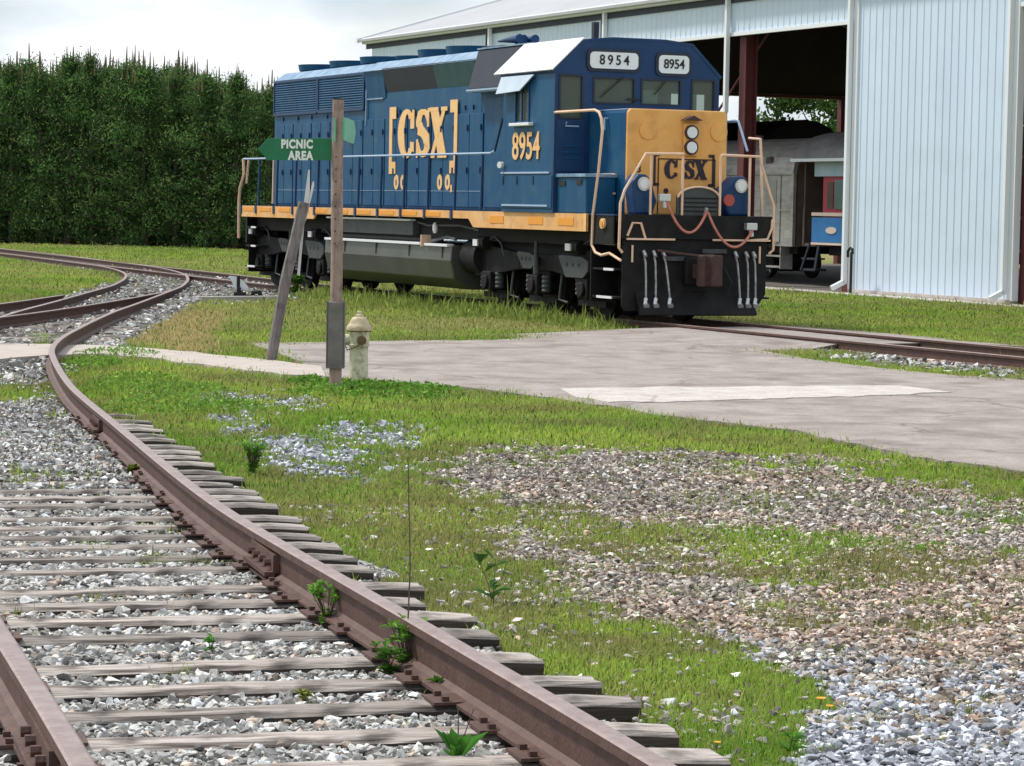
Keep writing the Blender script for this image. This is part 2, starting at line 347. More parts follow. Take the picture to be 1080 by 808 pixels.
rA = tag(sweep_rail('rail', railmask(A_line, 5.6, 101)), 'long rusty rail crossing the photo from bottom centre and curving away left', 'rail', G_RAIL)
rB = tag(sweep_rail('rail', railmask(B_line, 5.6, 134)), 'rusty rail cutting the bottom left corner of the photo, with a gap joint', 'rail', G_RAIL)
rC = tag(sweep_rail('rail', C_line), 'diverging switch rail joining the long near rail at the left', 'rail', G_RAIL)
rD = tag(sweep_rail('rail', D_line), 'leftmost diverging rail beside the dry lawn at the left edge', 'rail', G_RAIL)
rE = tag(sweep_rail('rail', MF_line[(MF_line[:,1] > 20)]), 'far rail under the blue locomotive, nearest to the pine trees', 'rail', G_RAIL)
rF = tag(sweep_rail('rail', railmask(MN_line, 20, 78.5)), 'near rail under the blue locomotive, reaching right past the road', 'rail', G_RAIL)
# joint bars bolted to the near rails
def joint(parent, P, y, side):
    i = int(np.argmin(abs(P[:,1]-y))); p = P[i]; t = P[i+1]-P[i-1]; t /= np.hypot(*t); s = np.array([t[1], -t[0]]); z = float(rtop(p[1]))
    m = MB()
    for sd in (-1, 1):
        c = p+s*sd*.026
        for k in (-.012, .012):
            pass
        m.bar((*(c-t*.30), z-.09), (*(c+t*.30), z-.09), .03, .085)
        for q in (-.22, -.08, .08, .22):
            b = c+t*q; m.cyl((*(b+s*sd*.012), z-.09), (*(b+s*sd*.045), z-.09), .018, n=6)
        m.bar((*(c+s*sd*.03-t*.30), z-.135), (*(c+s*sd*.03+t*.30), z-.135), .05, .02)
    m.build('joint_bar', M['rail'], parent)
joint(rA, A_line, 12.75, -1); joint(rA, A_line, 22.2, -1); joint(rB, B_line, 7.75, 1)
# ------------------------------------------------------------------ ties
tie_id = [0]
def tie_mesh(L=2.62, w=.225, h=.17, seed=0):
    rr = random.Random(seed); m = MB(); nx = 14
    ys = [-w/2, -w/6, w/6, w/2]
    prof = []
    for i in range(nx+1):
        x = -L/2+L*i/nx + (rr.uniform(-.02, .02) if 0 < i < nx else 0)
        row = []
        endf = .012 if i in (0, nx) else 0
        row += [(x+rr.uniform(-.012,.012), -w/2+rr.uniform(-.008,.008), -h), (x+rr.uniform(-.01,.01), -w/2+rr.uniform(-.01,.006), -.02-endf)]
        row += [(x+rr.uniform(-.012,.012), -w/2+.02, -rr.uniform(0,.008)-endf), (x, -w/6, -rr.uniform(0,.010)-endf), (x, w/6, -rr.uniform(0,.010)-endf)]
        row += [(x+rr.uniform(-.012,.012), w/2-.02, -rr.uniform(0,.008)-endf), (x+rr.uniform(-.01,.01), w/2+rr.uniform(-.006,.01), -.02-endf), (x+rr.uniform(-.012,.012), w/2, -h)]
        prof.append(row)
    k = 8; vs = [p for r_ in prof for p in r_]
    fs = [(i*k+j, i*k+(j+1) % k, (i+1)*k+(j+1) % k, (i+1)*k+j) for i in range(nx) for j in range(k)]
    fs += [tuple(range(k)), tuple(range(nx*k, nx*k+k))[::-1]]
    m.add(vs, fs); return m
tie_meshes = []
for s_ in range(9):
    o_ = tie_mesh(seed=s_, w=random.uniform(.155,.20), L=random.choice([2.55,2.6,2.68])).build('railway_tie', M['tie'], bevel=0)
    tie_meshes.append(o_)
pm = MB(); pm.box(-.14, .14, -.085, .085, 0, .010)
for a in (-.095, .095):
    for b in (-.055, .055): pm.box(a-.012, a+.012, b-.012, b+.012, .01, .026)
plate_src = pm.build('tie_plate', M['rail'])
used_src = set()
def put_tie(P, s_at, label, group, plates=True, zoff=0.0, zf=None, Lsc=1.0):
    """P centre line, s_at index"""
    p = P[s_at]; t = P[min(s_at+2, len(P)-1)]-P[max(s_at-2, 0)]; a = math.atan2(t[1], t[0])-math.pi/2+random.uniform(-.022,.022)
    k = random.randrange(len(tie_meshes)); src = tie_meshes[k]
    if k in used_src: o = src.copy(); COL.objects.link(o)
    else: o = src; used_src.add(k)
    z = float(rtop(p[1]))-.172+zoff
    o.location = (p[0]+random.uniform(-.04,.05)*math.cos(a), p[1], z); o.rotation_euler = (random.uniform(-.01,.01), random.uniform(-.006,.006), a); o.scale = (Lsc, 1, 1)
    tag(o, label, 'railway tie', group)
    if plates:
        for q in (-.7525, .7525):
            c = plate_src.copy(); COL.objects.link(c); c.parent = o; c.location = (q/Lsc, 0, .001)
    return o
tie_pos = []
s_arc = np.r_[0, np.cumsum(np.hypot(*np.diff(N_line, axis=0).T))]
y0 = float(np.interp(6.75, N_line[:,1], s_arc)); k = 0; cnt = 0
while True:
    s = y0+k*.553; k += 1
    i = int(np.searchsorted(s_arc, s+random.uniform(-.04,.04)));
    if i >= len(N_line)-3: break
    y = N_line[i,1]
    if y > 66: break
    if 24.5 < y < 36.2: continue
    x_, y_, = N_line[i]
    cnt += 1; tie_pos.append((x_, y_))
    if y < 24.5:
        look = random.Random(k).choice(['cracked grey', 'weathered brown', 'pale dry', 'dark split', 'grey-brown'])
        put_tie(N_line, i, 'wooden tie under the long near rail, %s from the bottom of the photo' % ordn(cnt), 'wooden ties of the near track')
    else:
        put_tie(N_line, i, 'distant wooden tie half buried in pale ballast past the path', 'buried ties of the curve beyond the path', plates=False, zoff=-.0)
s_m = np.r_[0, np.cumsum(np.hypot(*np.diff(Mc, axis=0).T))]
for s in np.arange(1, s_m[-1], .6):
    i = int(np.searchsorted(s_m, s)); x_, y_ = Mc[min(i, len(Mc)-1)]
    if 30 < y_ < 38 or 63 < y_ < 78:
        put_tie(Mc, min(i, len(Mc)-1), 'buried wooden tie of the track under the locomotive', 'buried ties of the locomotive track', plates=False, zoff=-.02)
bpy.data.objects.remove(plate_src)

# ------------------------------------------------------------------ regions of the ground (photo survey polygons)
def inpoly(x, y, poly):
    P = np.array(poly, float); r = np.zeros(np.shape(x), bool); n = len(P); j = n-1
    for i in range(n):
        xi, yi, xj, yj = P[i,0], P[i,1], P[j,0], P[j,1]
        c = ((yi > y) != (yj > y)) & (x < (xj-xi)*(y-yi)/(yj-yi+1e-12)+xi); r ^= c; j = i
    return r
ROAD = [(262,363),(300,363),(400,361),(520,360),(600,355),(660,350),(735,345),(790,343.5),(850,346),(870,349),(840,354),(790,360),(768,364),(800,371),(860,381),(940,391),(1010,398),(1090,403),(1300,425),(1300,540),(1180,516),(1080,500),(980,487),(910,472),(841,457),(770,449),(697,440),(640,430),(584,422),(540,416),(500,411),(440,407),(380,403),(345,399),(330,391),(318,383),(290,372)]
BAND = [(590,413.5),(600,412.5),(700,411),(870,410),(930,409),(965,411),(1003,416),(960,419),(920,420),(800,424),(700,427),(640,427),(610,422)]
PATH = [(-40,366),(0,366),(50,365),(120,367),(180,371),(240,378),(300,384),(340,389),(346,399),(300,397),(240,391),(170,381),(110,375),(50,377),(0,381),(-40,384)]
def uv(x, y): return (x-LOC.x)*D.x+(y-LOC.y)*D.y, (x-LOC.x)*NV.x+(y-LOC.y)*NV.y
G_PINK = [[(455,490),(520,482),(600,476),(640,474),(720,480),(800,482),(880,492),(960,508),(1080,528),(1180,545),(1180,640),(1080,640),(960,600),(880,565),(760,556),(640,556),(560,545),(500,528),(450,505)],
          [(600,560),(660,590),(760,605),(900,620),(1060,590),(1180,560),(1180,850),(840,850),(862,770),(810,705),(740,668),(690,650),(640,628)],
          [(530,560),(560,556),(600,575),(640,628),(600,610)]]
G_BLUE = [[(205,423),(250,418),(330,421),(320,428),(240,431)],[(222,437),(262,435),(275,455),(235,452)],[(318,452),(350,448),(420,452),(470,462),(440,466),(360,463),(330,458)],[(250,465),(300,463),(390,478),(385,494),(330,495),(285,480)],[(400,484),(425,488),(420,496)]]
BAND_GRASS = [[(655,552),(760,552),(880,560),(980,578),(1060,592),(1050,606),(980,608),(900,612),(820,612),(740,600),(680,585)],[(900,650),(1000,640),(1060,655),(960,672)],[(960,536),(1080,548),(1080,556),(990,548)],[(790,648),(870,640),(900,655),(850,668)]]
BALLAST_FAR = [(128,283),(192,288),(300,300),(352,306),(352,316),(300,317),(210,318),(160,322),(128,333),(125,352),(118,366),(60,366),(0,366),(-60,366),(-60,338),(0,331),(60,316),(95,308),(127,300),(128,290)]
DRY = [(130,333),(160,322),(240,330),(225,375),(190,372),(128,362)]
ISLG = [(870,378),(950,372),(1030,377),(1080,385),(1090,400),(1010,392),(930,386)]
def near_d(x, y, P, lim=3.0):
    """signed-less distance from a line (by y lookup)"""
    o = np.argsort(P[:,1]); Y, X = P[o,1], P[o,0]
    xc = np.interp(y, Y, X); sl = (np.interp(y+.5, Y, X)-np.interp(y-.5, Y, X)); return (x-xc)/np.sqrt(1+sl**2)
def cover(x, y, jit=True):
    """0 grass 1 ballast 2 pink gravel 3 pale blue gravel 4 paving 5 dry grass 6 thin grass on gravel"""
    z = g0(y); px, py = proj(x, y, z)
    if jit:
        w = 22*np.clip((py-215)/400, .02, 1)
        px = px+(fbm(x, y, .9, 3)-.5)*w*6; py = py+(fbm(x, y, .7, 5)-.5)*w*2.2+(fbm(x, y, .16, 6)-.5)*w*2.6; px = px+(fbm(x, y, .14, 7)-.5)*w*5
    c = np.zeros(np.shape(x), int)
    d = near_d(x, y, N_line)
    r = fbm(x, y, 1.3, 8)
    # near track ballast
    hw = np.interp(y, [5, 9, 14, 18, 24, 30, 40], [1.18, 1.25, 1.35, 1.2, .85, .82, 1.5])+(r-.5)*.7
    lw = np.interp(y, [5, 14, 24, 30, 40, 60], [2.4, 2.6, 2.6, 2.6, 1.8, 1.3])
    tr = (d < hw) & (d > -lw) & (y < 66)
    c[inpoly(px, py, DRY)] = 5
    for P in G_PINK: c[inpoly(px, py, P)] = 2
    for P in BAND_GRASS: c[inpoly(px, py, P)] = 6
    for P in G_BLUE: c[inpoly(px, py, P)] = 3
    c[inpoly(px, py, ISLG)] = 1
    c[inpoly(px, py, BALLAST_FAR)] = 1
    c[(px > 770) & (py+60*(fbm(x, y, .5, 61)-.5)+(fbm(x, y, .06, 62)-.5)*260 > 745) & (c == 2)] = 3
    c[tr] = 1
    dm = near_d(x, y, Mc); c[(abs(dm) < 1.4) & (y > 66) & (y < 130)] = 1
    # grass tongues inside the track
    for P in [[(-30,400),(0,404),(48,402),(44,420),(0,426),(-30,426)],[(60,372),(100,366),(140,385),(170,400),(130,412),(95,395),(70,385)],[(40,352),(56,352),(56,368),(40,370)],[(115,400),(140,412),(170,430),(200,448),(210,440),(190,405),(140,390)]]:
        c[inpoly(px, py, P)] = 0
    qx, qy = proj(x, y, z)
    if jit and len(np.shape(x)) == 1:
        rj = np.random.default_rng(5); m_ = fbm(x, y, .5, 77)*1.6; qx = qx+(rj.random(len(x))-.5)*30*m_; qy = qy+(rj.random(len(x))-.5)*7*m_
    pv = inpoly(qx, qy, ROAD) | inpoly(qx, qy, PATH); uu_, vv_ = uv(x, y); pv = pv | ((uu_ > 20.3) & (uu_ < 25.3) & (np.abs(vv_) < 2.3))
    c[pv] = 4
    return c
def gz(x, y):
    """terrain height"""
    d = near_d(x, y, N_line); z = g0(y); zt = rtop(y)-.172-.034+.05*np.clip((y-16.8)/1.4, 0, 1)*(d < .62)*(y < 26)
    zt = zt-.035*np.clip((d-.78)/.22, 0, 1)*np.interp(y, [0,20,26], [1,1,0])
    t = np.clip((np.abs(d)-1.33)/.45, 0, 1); t = t*t*(3-2*t)
    far = np.clip((y-40)/15, 0, 1)
    zz = zt*(1-t)+z*t
    zz = zz*(1-far)+z*far
    pad = np.clip((y-28)/4, 0, 1)
    zz = zz*(1-pad)+np.minimum(zz, z+.02)*pad
    return zz+(fbm(x, y, .8, 11)-.5)*.03*np.clip(1.2-np.abs(y-12)/30, .15, 1)*(y < 60)
# ---- the ground sheet
def axis(segs):
    out = []
    for a, b, st in segs: out += list(np.arange(a, b, st))
    return np.array(out)
gx = np.r_[-2500, -1200, -600, -300, -150, -80, axis([(-50,-16,2.0),(-16,-8,.5),(-8,-3,.16),(-3,4,.08),(4,9,.2),(9,20,.6),(20,60,3)]), 80, 150, 300, 600, 1200, 2500]
gy = np.r_[-600, -200, -60, -20, -5, 0, 3, axis([(5,18,.08),(18,36,.15),(36,60,.3),(60,120,1.0),(120,200,6)]), 260, 400, 700, 1400, 3000]
X, Y = np.meshgrid(gx, gy)
Z = gz(X, Y)-.012; Z[Y > 150] = 0
cv = cover(X.ravel(), Y.ravel()).reshape(X.shape)
nn = fbm(X, Y, 1.5, 21); n2 = fbm(X, Y, .4, 25)
C = np.zeros(X.shape+(3,))
soil = np.array([.19,.15,.11]); gr1 = np.array([.15,.20,.05]); gr2 = np.array([.25,.22,.10])
C[:] = gr1+(gr2-gr1)*np.clip((nn[...,None]-.3)*2.5, 0, 1)
C[cv == 1] = (.15,.14,.13); C[cv == 2] = (.21,.175,.145); C[cv == 3] = (.22,.23,.24); C[cv == 4] = (.2,.17,.15); C[cv == 5] = (.33,.28,.12); C[cv == 6] = (.23,.21,.11)
ny, nx = X.shape; idx = np.arange(ny*nx).reshape(ny, nx)
Fq = np.stack([idx[:-1,:-1], idx[:-1,1:], idx[1:,1:], idx[1:,:-1]], -1).reshape(-1, 4)
ground = np_mesh('ground', np.stack([X, Y, Z], -1).reshape(-1, 3), Fq, M['ground'], C.reshape(-1, 3), smooth=True, k=4)
tag(ground, 'grassy ground of the rail yard', kind='structure')
def sheet(name, poly, mt, dz, label):
    bm = bmesh.new(); P = []
    n = len(poly)
    for i in range(n):
        a, b = poly[i], poly[(i+1) % n]; k = max(1, int(math.hypot(a[0]-b[0], a[1]-b[1])/12))
        for j in range(k):
            q = (a[0]+(b[0]-a[0])*j/k, a[1]+(b[1]-a[1])*j/k)
            w = at(*q); w.x += random.uniform(-.03,.03); w.y += random.uniform(-.12,.12); P.append(w)
    vs = [bm.verts.new((p.x, p.y, 0)) for p in P]; bm.faces.new(vs)
    bmesh.ops.triangulate(bm, faces=bm.faces)
    ymin, ymax = min(p.y for p in P), max(p.y for p in P)
    y = ymin+.5
    while y < ymax:
        bmesh.ops.bisect_plane(bm, geom=bm.verts[:]+bm.edges[:]+bm.faces[:], plane_co=(0, y, 0), plane_no=(0, 1, 0)); y += .7
    for v in bm.verts: v.co.z = float(g0(v.co.y))+dz
    bmesh.ops.recalc_face_normals(bm, faces=bm.faces)
    for f in bm.faces:
        if f.normal.z < 0: f.normal_flip()
    be = [e for e in bm.edges if e.is_boundary]; ex = bmesh.ops.extrude_edge_only(bm, edges=be)
    for v in [g_ for g_ in ex['geom'] if isinstance(g_, bmesh.types.BMVert)]: v.co.z -= dz+.03
    me = bpy.data.meshes.new(name); bm.to_mesh(me); bm.free(); me.materials.append(mt)
    o = bpy.data.objects.new(name, me); COL.objects.link(o); tag(o, label, kind='structure'); return o
sheet('road', ROAD, M['asphalt'], .022, 'worn pinkish asphalt drive curving past the locomotive')
sheet('path', PATH, M['pathmat'], .030, 'pale footpath crossing the tracks')
sheet('pavement', BAND, M['concrete'], .032, 'pale concrete band set in the asphalt')
m = MB(flip=True)
prc = [(-3.0,-.13),(-3.0,-.09),(-1.5,-.004),(-.80,-.002),(.80,-.002),(1.4,-.004),(4.2,-.095),(4.2,-.13)]
def cross_slab():
    bm_ = MB(flip=True); n_ = 14; vs = []
    for k in range(n_+1):
        u = 20.25+5.0*k/n_
        for v, z in prc:
            if k == n_ and v > 1: z = min(z, -.105)
            if k == n_-1 and v > 1: z = z*.5-.05 if v < 2 else -.105
            vs.append((u+(random.uniform(-.12,.12) if k in (0,n_) else 0)+(v*.12), v+(random.uniform(-.12,.12) if abs(v) > 2 else 0), z))
    q = len(prc); fs = [(k*q+a, k*q+a+1, (k+1)*q+a+1, (k+1)*q+a) for k in range(n_) for a in range(q-1)]+[tuple(range(q)), tuple(range(n_*q, n_*q+q))]
    bm_.add(vs, fs); return bm_
cr_ = cross_slab().build('crossing', M['asphalt']); cr_.location = (LOC.x, LOC.y, .12); cr_.rotation_euler = (0, 0, TH-math.pi/2); tag(cr_, 'paved crossing level with the rails in front of the locomotive', kind='structure')

# ------------------------------------------------------------------ stones
def shards(npt, nvar, seed):
    """broken stones: hulls of npt scattered points, 2*npt-4 facets each"""
    rr = np.random.default_rng(seed); VV, FF = [], []
    while len(VV) < nvar:
        P = rr.normal(0, 1, (npt, 3)); P /= np.linalg.norm(P, axis=1)[:, None]
        P = np.sign(P)*np.abs(P)**rr.uniform(.7, 1.2)
        bm = bmesh.new(); vs = [bm.verts.new(p) for p in P]; bmesh.ops.convex_hull(bm, input=vs); bm.verts.index_update()
        bmesh.ops.recalc_face_normals(bm, faces=bm.faces)
        if len(bm.verts) == npt and len(bm.faces) == 2*npt-4: VV.append([v.co[:] for v in bm.verts]); FF.append([[v.index for v in f.verts] for f in bm.faces])
        bm.free()
    return np.array(VV), np.array(FF)
IV, IF = shards(9, 40, 1); OV, OF = shards(6, 30, 2)
def rings(rs, xl, xr):
    out = []
    for y0, y1, dens in rs:
        ym = (y0+y1)/2; a = xl*y1-.6; b = xr*y1+.6; n = int((b-a)*(y1-y0)*dens)
        x = rng.uniform(a, b, n); y = rng.uniform(y0, y1, n)
        k = (x > xl*y-.6) & (x < xr*y+.6); out.append((x[k], y[k], np.full(k.sum(), ym)))
    return [np.concatenate(q) for q in zip(*out)]
def stones(name, x, y, cvx, base_r, V0, F0, label):
    n = len(x); 
    if n == 0: return None
    s = base_r*np.clip(rng.lognormal(0, .34, n), .45, 2.1)*np.where((cvx == 2)|(cvx == 6), .86, 1.0)
    sc = np.stack([s*rng.uniform(.8,1.35,n), s*rng.uniform(.7,1.1,n), s*rng.uniform(.45,.85,n)], -1)
    vi = rng.integers(0, len(V0), n); P = V0[vi]*sc[:,None,:]
    a = rng.uniform(0, 2*np.pi, n); b = rng.uniform(-.6,.6,n)
    cb, sb = np.cos(b)[:,None], np.sin(b)[:,None]
    Y1 = P[...,1]*cb-P[...,2]*sb; Z1 = P[...,1]*sb+P[...,2]*cb
    ca, sa = np.cos(a)[:,None], np.sin(a)[:,None]
    Q = np.stack([P[...,0]*ca-Y1*sa, P[...,0]*sa+Y1*ca, Z1], -1)
    z = gz(x, y)+s*rng.uniform(-.05,.7,n)
    Q += np.stack([x, y, z], -1)[:,None,:]
    g = rng.lognormal(-.08, .5, n)[:,None]
    pal = {1: np.array([.45,.435,.41]), 2: np.array([.39,.345,.30]), 3: np.array([.44,.45,.49]), 6: np.array([.44,.38,.31])}
    c = np.zeros((n, 3))
    for kk, v in pal.items(): c[cvx == kk] = v
    c[c.sum(1) == 0] = (.4,.36,.33)
    warm = rng.random(n) < .10; c[warm & (cvx != 3)] *= (1.03,.86,.76)
    # reddish drift in parts of the right hand gravel
    rd = np.clip((fbm(x, y, 1.1, 41)-.5)*5, 0, 1)[:,None]*((cvx == 2)[:,None])
    c = c*(1-rd*.5)+c*np.array([1.08,.86,.76])*rd*.5
    c = np.clip(c*g, .03, .78)
    k = V0.shape[1]
    o = np_mesh(name, Q.reshape(-1,3), (F0[vi]+(np.arange(n)*k)[:,None,None]).reshape(-1,3), M['stone'], np.repeat(c, k, axis=0))
    tag(o, label, kind='stuff'); return o
x, y, ym = rings([(6.6,9.5,3300),(9.5,13,3000),(13,17,2300)], -.20, .205)
c = cover(x, y); thin = (c == 6) & (rng.random(len(x)) < .28)
k = (c == 1) | ((c == 2) & (rng.random(len(x)) < .55+.9*fbm(x, y, .45, 64))) | (c == 3) | thin | ((c == 0) & (rng.random(len(x)) < .02+.10*(fbm(x, y, .5, 63) > .60)))
# leave tie tops and rails clear
def clear_of_track(x, y):
    ok = np.ones(len(x), bool)
    dA = np.abs(near_d(x, y, A_line)); dB = np.abs(near_d(x, y, B_line)); ok &= (dA > .085) & (dB > .085)
    d = near_d(x, y, N_line)
    T = np.gradient(N_line, axis=0); T /= np.hypot(*T.T)[:,None]
    for (tx, ty) in tie_pos:
        if ty > 26: continue
        i = int(np.argmin(abs(N_line[:,1]-ty))); t = T[i]
        al = (x-tx)*t[0]+(y-ty)*t[1]; ac = (x-tx)*t[1]-(y-ty)*t[0]
        on = (np.abs(al) < .12) & (np.abs(ac) < 1.33)
        keep = rng.random(len(x)) < (.02 if ty < 17.2 else (.10 if ty < 18.4 else .62))
        keepR = rng.random(len(x)) < (.02 if ty < 19 else .15)
        ok &= ~on | (keep & (ac < .65)) | (keepR & (ac >= .65))
    return ok
k &= clear_of_track(x, y)
stones('ballast_stones', x[k], y[k], c[k], .0142, IV, IF, 'pale crushed stone ballast near the camera')
x, y, ym = rings([(17,22,1200),(22,30,600),(30,40,110),(40,60,45),(60,80,20)], -.205, .205)
c = cover(x, y); k = (c == 1) | (c == 2) | (c == 3); k &= clear_of_track(x, y)
sz = np.interp(y[k], [17,30,50,80], [.021,.028,.04,.06])
def stones_var(*a): pass
kk = k & (y < 30)
stones('ballast_gravel', x[kk], y[kk], c[kk], .018, OV, OF, 'pale ballast gravel farther along the tracks')
kk = k & (y >= 30)
stones('far_gravel', x[kk], y[kk], c[kk], .036, OV, OF, 'pale gravel around the switch and the far tracks')

# ------------------------------------------------------------------ grass
def blades(name, x, y, h, w, col, lean, label, mt='grass', zoff=-.01):
    n = len(x); a = rng.uniform(0, 2*np.pi, n); l = rng.normal(0, lean, n); l2 = rng.uniform(0, 2*np.pi, n)
    z = gz(x, y)+zoff
    dx, dy = np.cos(a)*w/2, np.sin(a)*w/2; tx, ty = np.cos(l2)*l*h, np.sin(l2)*l*h
    V = np.zeros((n, 5, 3))
    V[:,0] = np.stack([x-dx, y-dy, z], -1); V[:,1] = np.stack([x+dx, y+dy, z], -1)
    V[:,2] = np.stack([x+dx*.8+tx*.35, y+dy*.8+ty*.35, z+h*.6], -1); V[:,3] = np.stack([x-dx*.8+tx*.35, y-dy*.8+ty*.35, z+h*.6], -1)
    V[:,4] = np.stack([x+tx, y+ty, z+h*np.sqrt(np.clip(1-.4*l*l, .3, 1))], -1)
    f = np.array([[0,1,2],[0,2,3],[3,2,4]]); Fc = (f[None]+(np.arange(n)*5)[:,None,None]).reshape(-1,3)
    o = np_mesh(name, V.reshape(-1,3), Fc, M[mt], np.repeat(col, 5, axis=0)); tag(o, label, kind='stuff'); return o
RS = [(6.6,9,11000),(9,12,8000),(12,16,4600),(16,21,2800),(21,28,1600),(28,36,900),(36,48,1000),(48,62,560),(62,90,240),(90,116,100)]
x, y, ym = rings(RS, -.205, .215)
c = cover(x, y); r = rng.random(len(x)); cl = fbm(x, y, .35, 31); big = fbm(x, y, 2.2, 33); mid = fbm(x, y, .9, 35)
p = np.zeros(len(x)); p[c == 0] = 1.0; p[c == 5] = .8; p[c == 6] = 1.0
p[(c == 2)] = .16*(cl[c == 2] > .58)+.012; p[(c == 3)] = .02; p[(c == 1)] = .03*(cl[c == 1] > .68)+.001
p *= np.clip(.35+1.3*cl, 0, 1)
dN = near_d(x, y, N_line); inside = (np.abs(dN) < 1.3) & (y < 24)
p[inside] = np.where((cl[inside] > .70) & (r[inside] < .4), .35, .002)
edge = np.zeros(len(x), bool)
dmain = near_d(x, y, Mc); p[(abs(dmain) < .9) & (y > 44) & (y < 66)] *= .5
dwall = (x-LW(0,-13.8).x)*NV.x+(y-LW(0,-13.8).y)*NV.y
p[dwall < .15] = 0
k = r < p; x, y, c, cl, big, mid = x[k], y[k], c[k], cl[k], big[k], mid[k]
n = len(x)
h = np.interp(y, [6,12,20,30,50,100], [.022,.026,.033,.040,.045,.07])*rng.lognormal(0,.35,n)*(.6+.9*cl)
w = np.interp(y, [6,9,12,16,21,28,36,48,62,100], [.0032,.0042,.0055,.0075,.011,.012,.014,.020,.028,.04])*rng.uniform(.7,1.3,n)
green = np.array([.21,.37,.045]); lime = np.array([.38,.50,.085]); straw = np.array([.34,.31,.12]); dark = np.array([.08,.16,.025]); olive = np.array([.29,.27,.11])
t = np.clip((big-.35)*3.2, 0, 1)[:,None]; col = green*(1-t)+lime*t
t = np.clip((mid-.46)*4, 0, 1)[:,None]*.8; col = col*(1-t)+olive*t
lawn = ((y > 38))[:,None]; t = np.clip((fbm(x, y, 5, 51)-.35)*2.2, 0, 1)[:,None]*lawn*.75; col = col*(1-t)+np.array([.50,.47,.19])*t
col[c == 5] = np.array([.50,.41,.20]); q_ = (c == 6) & (mid > .5); col[q_] = olive*1.05
s_ = rng.random(n) < .17; col[s_] = straw; s_ = rng.random(n) < .14; col[s_] = dark
pxx, pyy = proj(x, y, g0(y)); br = (pxx > 380)&(pxx < 760)&(pyy > 500)&(pyy < 660)&(rng.random(n) < .45); col[br] = olive*1.0
col *= rng.lognormal(0, .16, n)[:,None]
blades('grass', x, y, h, w, col, .65, 'short green and yellowing grass of the yard')
uu = rng.uniform(1.0, 20.5, 16000); vv = .95+np.abs(rng.normal(0, .6, 16000)); e_ = rng.random(16000) < .25; uu[e_] = rng.uniform(19.6, 24.5, e_.sum()); vv[e_] = rng.choice([-.75,.75], e_.sum())+rng.normal(0,.16,e_.sum()); xx = LOC.x+D.x*uu+NV.x*vv; yy = LOC.y+D.y*uu+NV.y*vv
kk = fbm(xx, yy, 1.2, 71)+np.clip((uu-6)/10, -.1, .35) > .50; xx, yy, uu, vv = xx[kk], yy[kk], uu[kk], vv[kk]; kk = (cover(xx, yy) != 4) & ((uu < 15) | (vv < 1.9)) & (uu < 23); xx, yy, uu, vv = xx[kk], yy[kk], uu[kk], vv[kk]; nn_ = len(xx)
blades('tall_grass', xx, yy, rng.lognormal(-1.85, .45, nn_)*np.clip(1.3-vv*.35, .35, 1)*np.clip(1-(uu-16.5)*.16, .38, 1)*(.5+fbm(xx, yy, .6, 72)), rng.uniform(.02,.045,nn_), (np.array([.27,.34,.08])*rng.lognormal(0,.3,nn_)[:,None]), .4, 'taller unmown grass along the locomotive track')
# low broad leaved ground cover round the post and beside the track
def patch_leaves(pxs, n, hmax, sz, base, name, label, jitter=1.0):
    xs, ys, zs = [], [], []
    for (px, py, rx, ry) in pxs:
        c0 = at(px, py); m = int(n/len(pxs))
        a = rng.uniform(0, 2*np.pi, m); rr = np.sqrt(rng.random(m))
        xs.append(c0.x+np.cos(a)*rr*rx); ys.append(c0.y+np.sin(a)*rr*ry); zs.append((1-rr**2*.7)*rng.random(m)*hmax)
    x, y, zz = map(np.concatenate, (xs, ys, zs)); n = len(x); z = gz(x, y)+zz
    u = rng.normal(0, 1, (n,3)); u /= np.linalg.norm(u, axis=1)[:,None]; v = np.cross(u, rng.normal(0,1,(n,3))); v /= np.linalg.norm(v, axis=1)[:,None]
    s = (sz*rng.uniform(.6,1.3,n))[:,None]; P = np.stack([x,y,z], -1)
    V = np.stack([P-u*s, P+v*s*.45, P+u*s, P-v*s*.45], 1)
    col = np.array(base)*rng.lognormal(0,.3,n)[:,None]
    o = np_mesh(name, V.reshape(-1,3), np.arange(n*4).reshape(-1,4), M['leaf'], np.repeat(col,4,axis=0), k=4); tag(o, label, kind='stuff'); return o
patch_leaves([(350,414,.5,.9),(375,409,.35,.5),(400,410,.5,.6),(440,412,.5,.5),(330,405,.3,.4),(420,421,.7,.5)], 2600, .10, .030, (.13,.28,.035), 'ground_cover', 'broad leaved ground cover round the sign post')
patch_leaves([(95,385,.35,1.2),(140,405,.5,1.5),(165,430,.5,1.3),(120,375,.6,1.0),(190,415,.5,1.2),(235,432,.4,.6)], 5200, .13, .024, (.17,.30,.05), 'track_weeds', 'weeds along the outside of the curving rail')

# ------------------------------------------------------------------ letters
def text_parts(s, size, mt, parent, o, ax, ay, nrm, name, bold=0.0, xs=1.0, depth=.012, spacing=1.0, center=True):
    cu = bpy.data.curves.new(name, 'FONT'); cu.body = s; cu.size = size; cu.offset = bold; cu.extrude = depth/2; cu.space_character = spacing
    if center: cu.align_x = 'CENTER'; cu.align_y = 'CENTER'
    t = bpy.data.objects.new(name, cu); me = bpy.data.meshes.new_from_object(t); bpy.data.objects.remove(t)
    ax, ay, nrm, o = Vector(ax).normalized(), Vector(ay).normalized(), Vector(nrm).normalized(), Vector(o)
    me.transform(Matrix.Translation(o) @ Matrix((ax, ay, nrm)).transposed().to_4x4() @ Matrix.Scale(xs, 4, (1,0,0)))
    me.name = name; me.materials.clear(); me.materials.append(mt)
    ob = bpy.data.objects.new(name, me); COL.objects.link(ob); ob.parent = parent; return ob
def arc(cx, cy, rx, ry, a0, a1, n=14): return [(cx+rx*math.cos(R(a0+(a1-a0)*i/n)), cy+ry*math.sin(R(a0+(a1-a0)*i/n))) for i in range(n+1)]
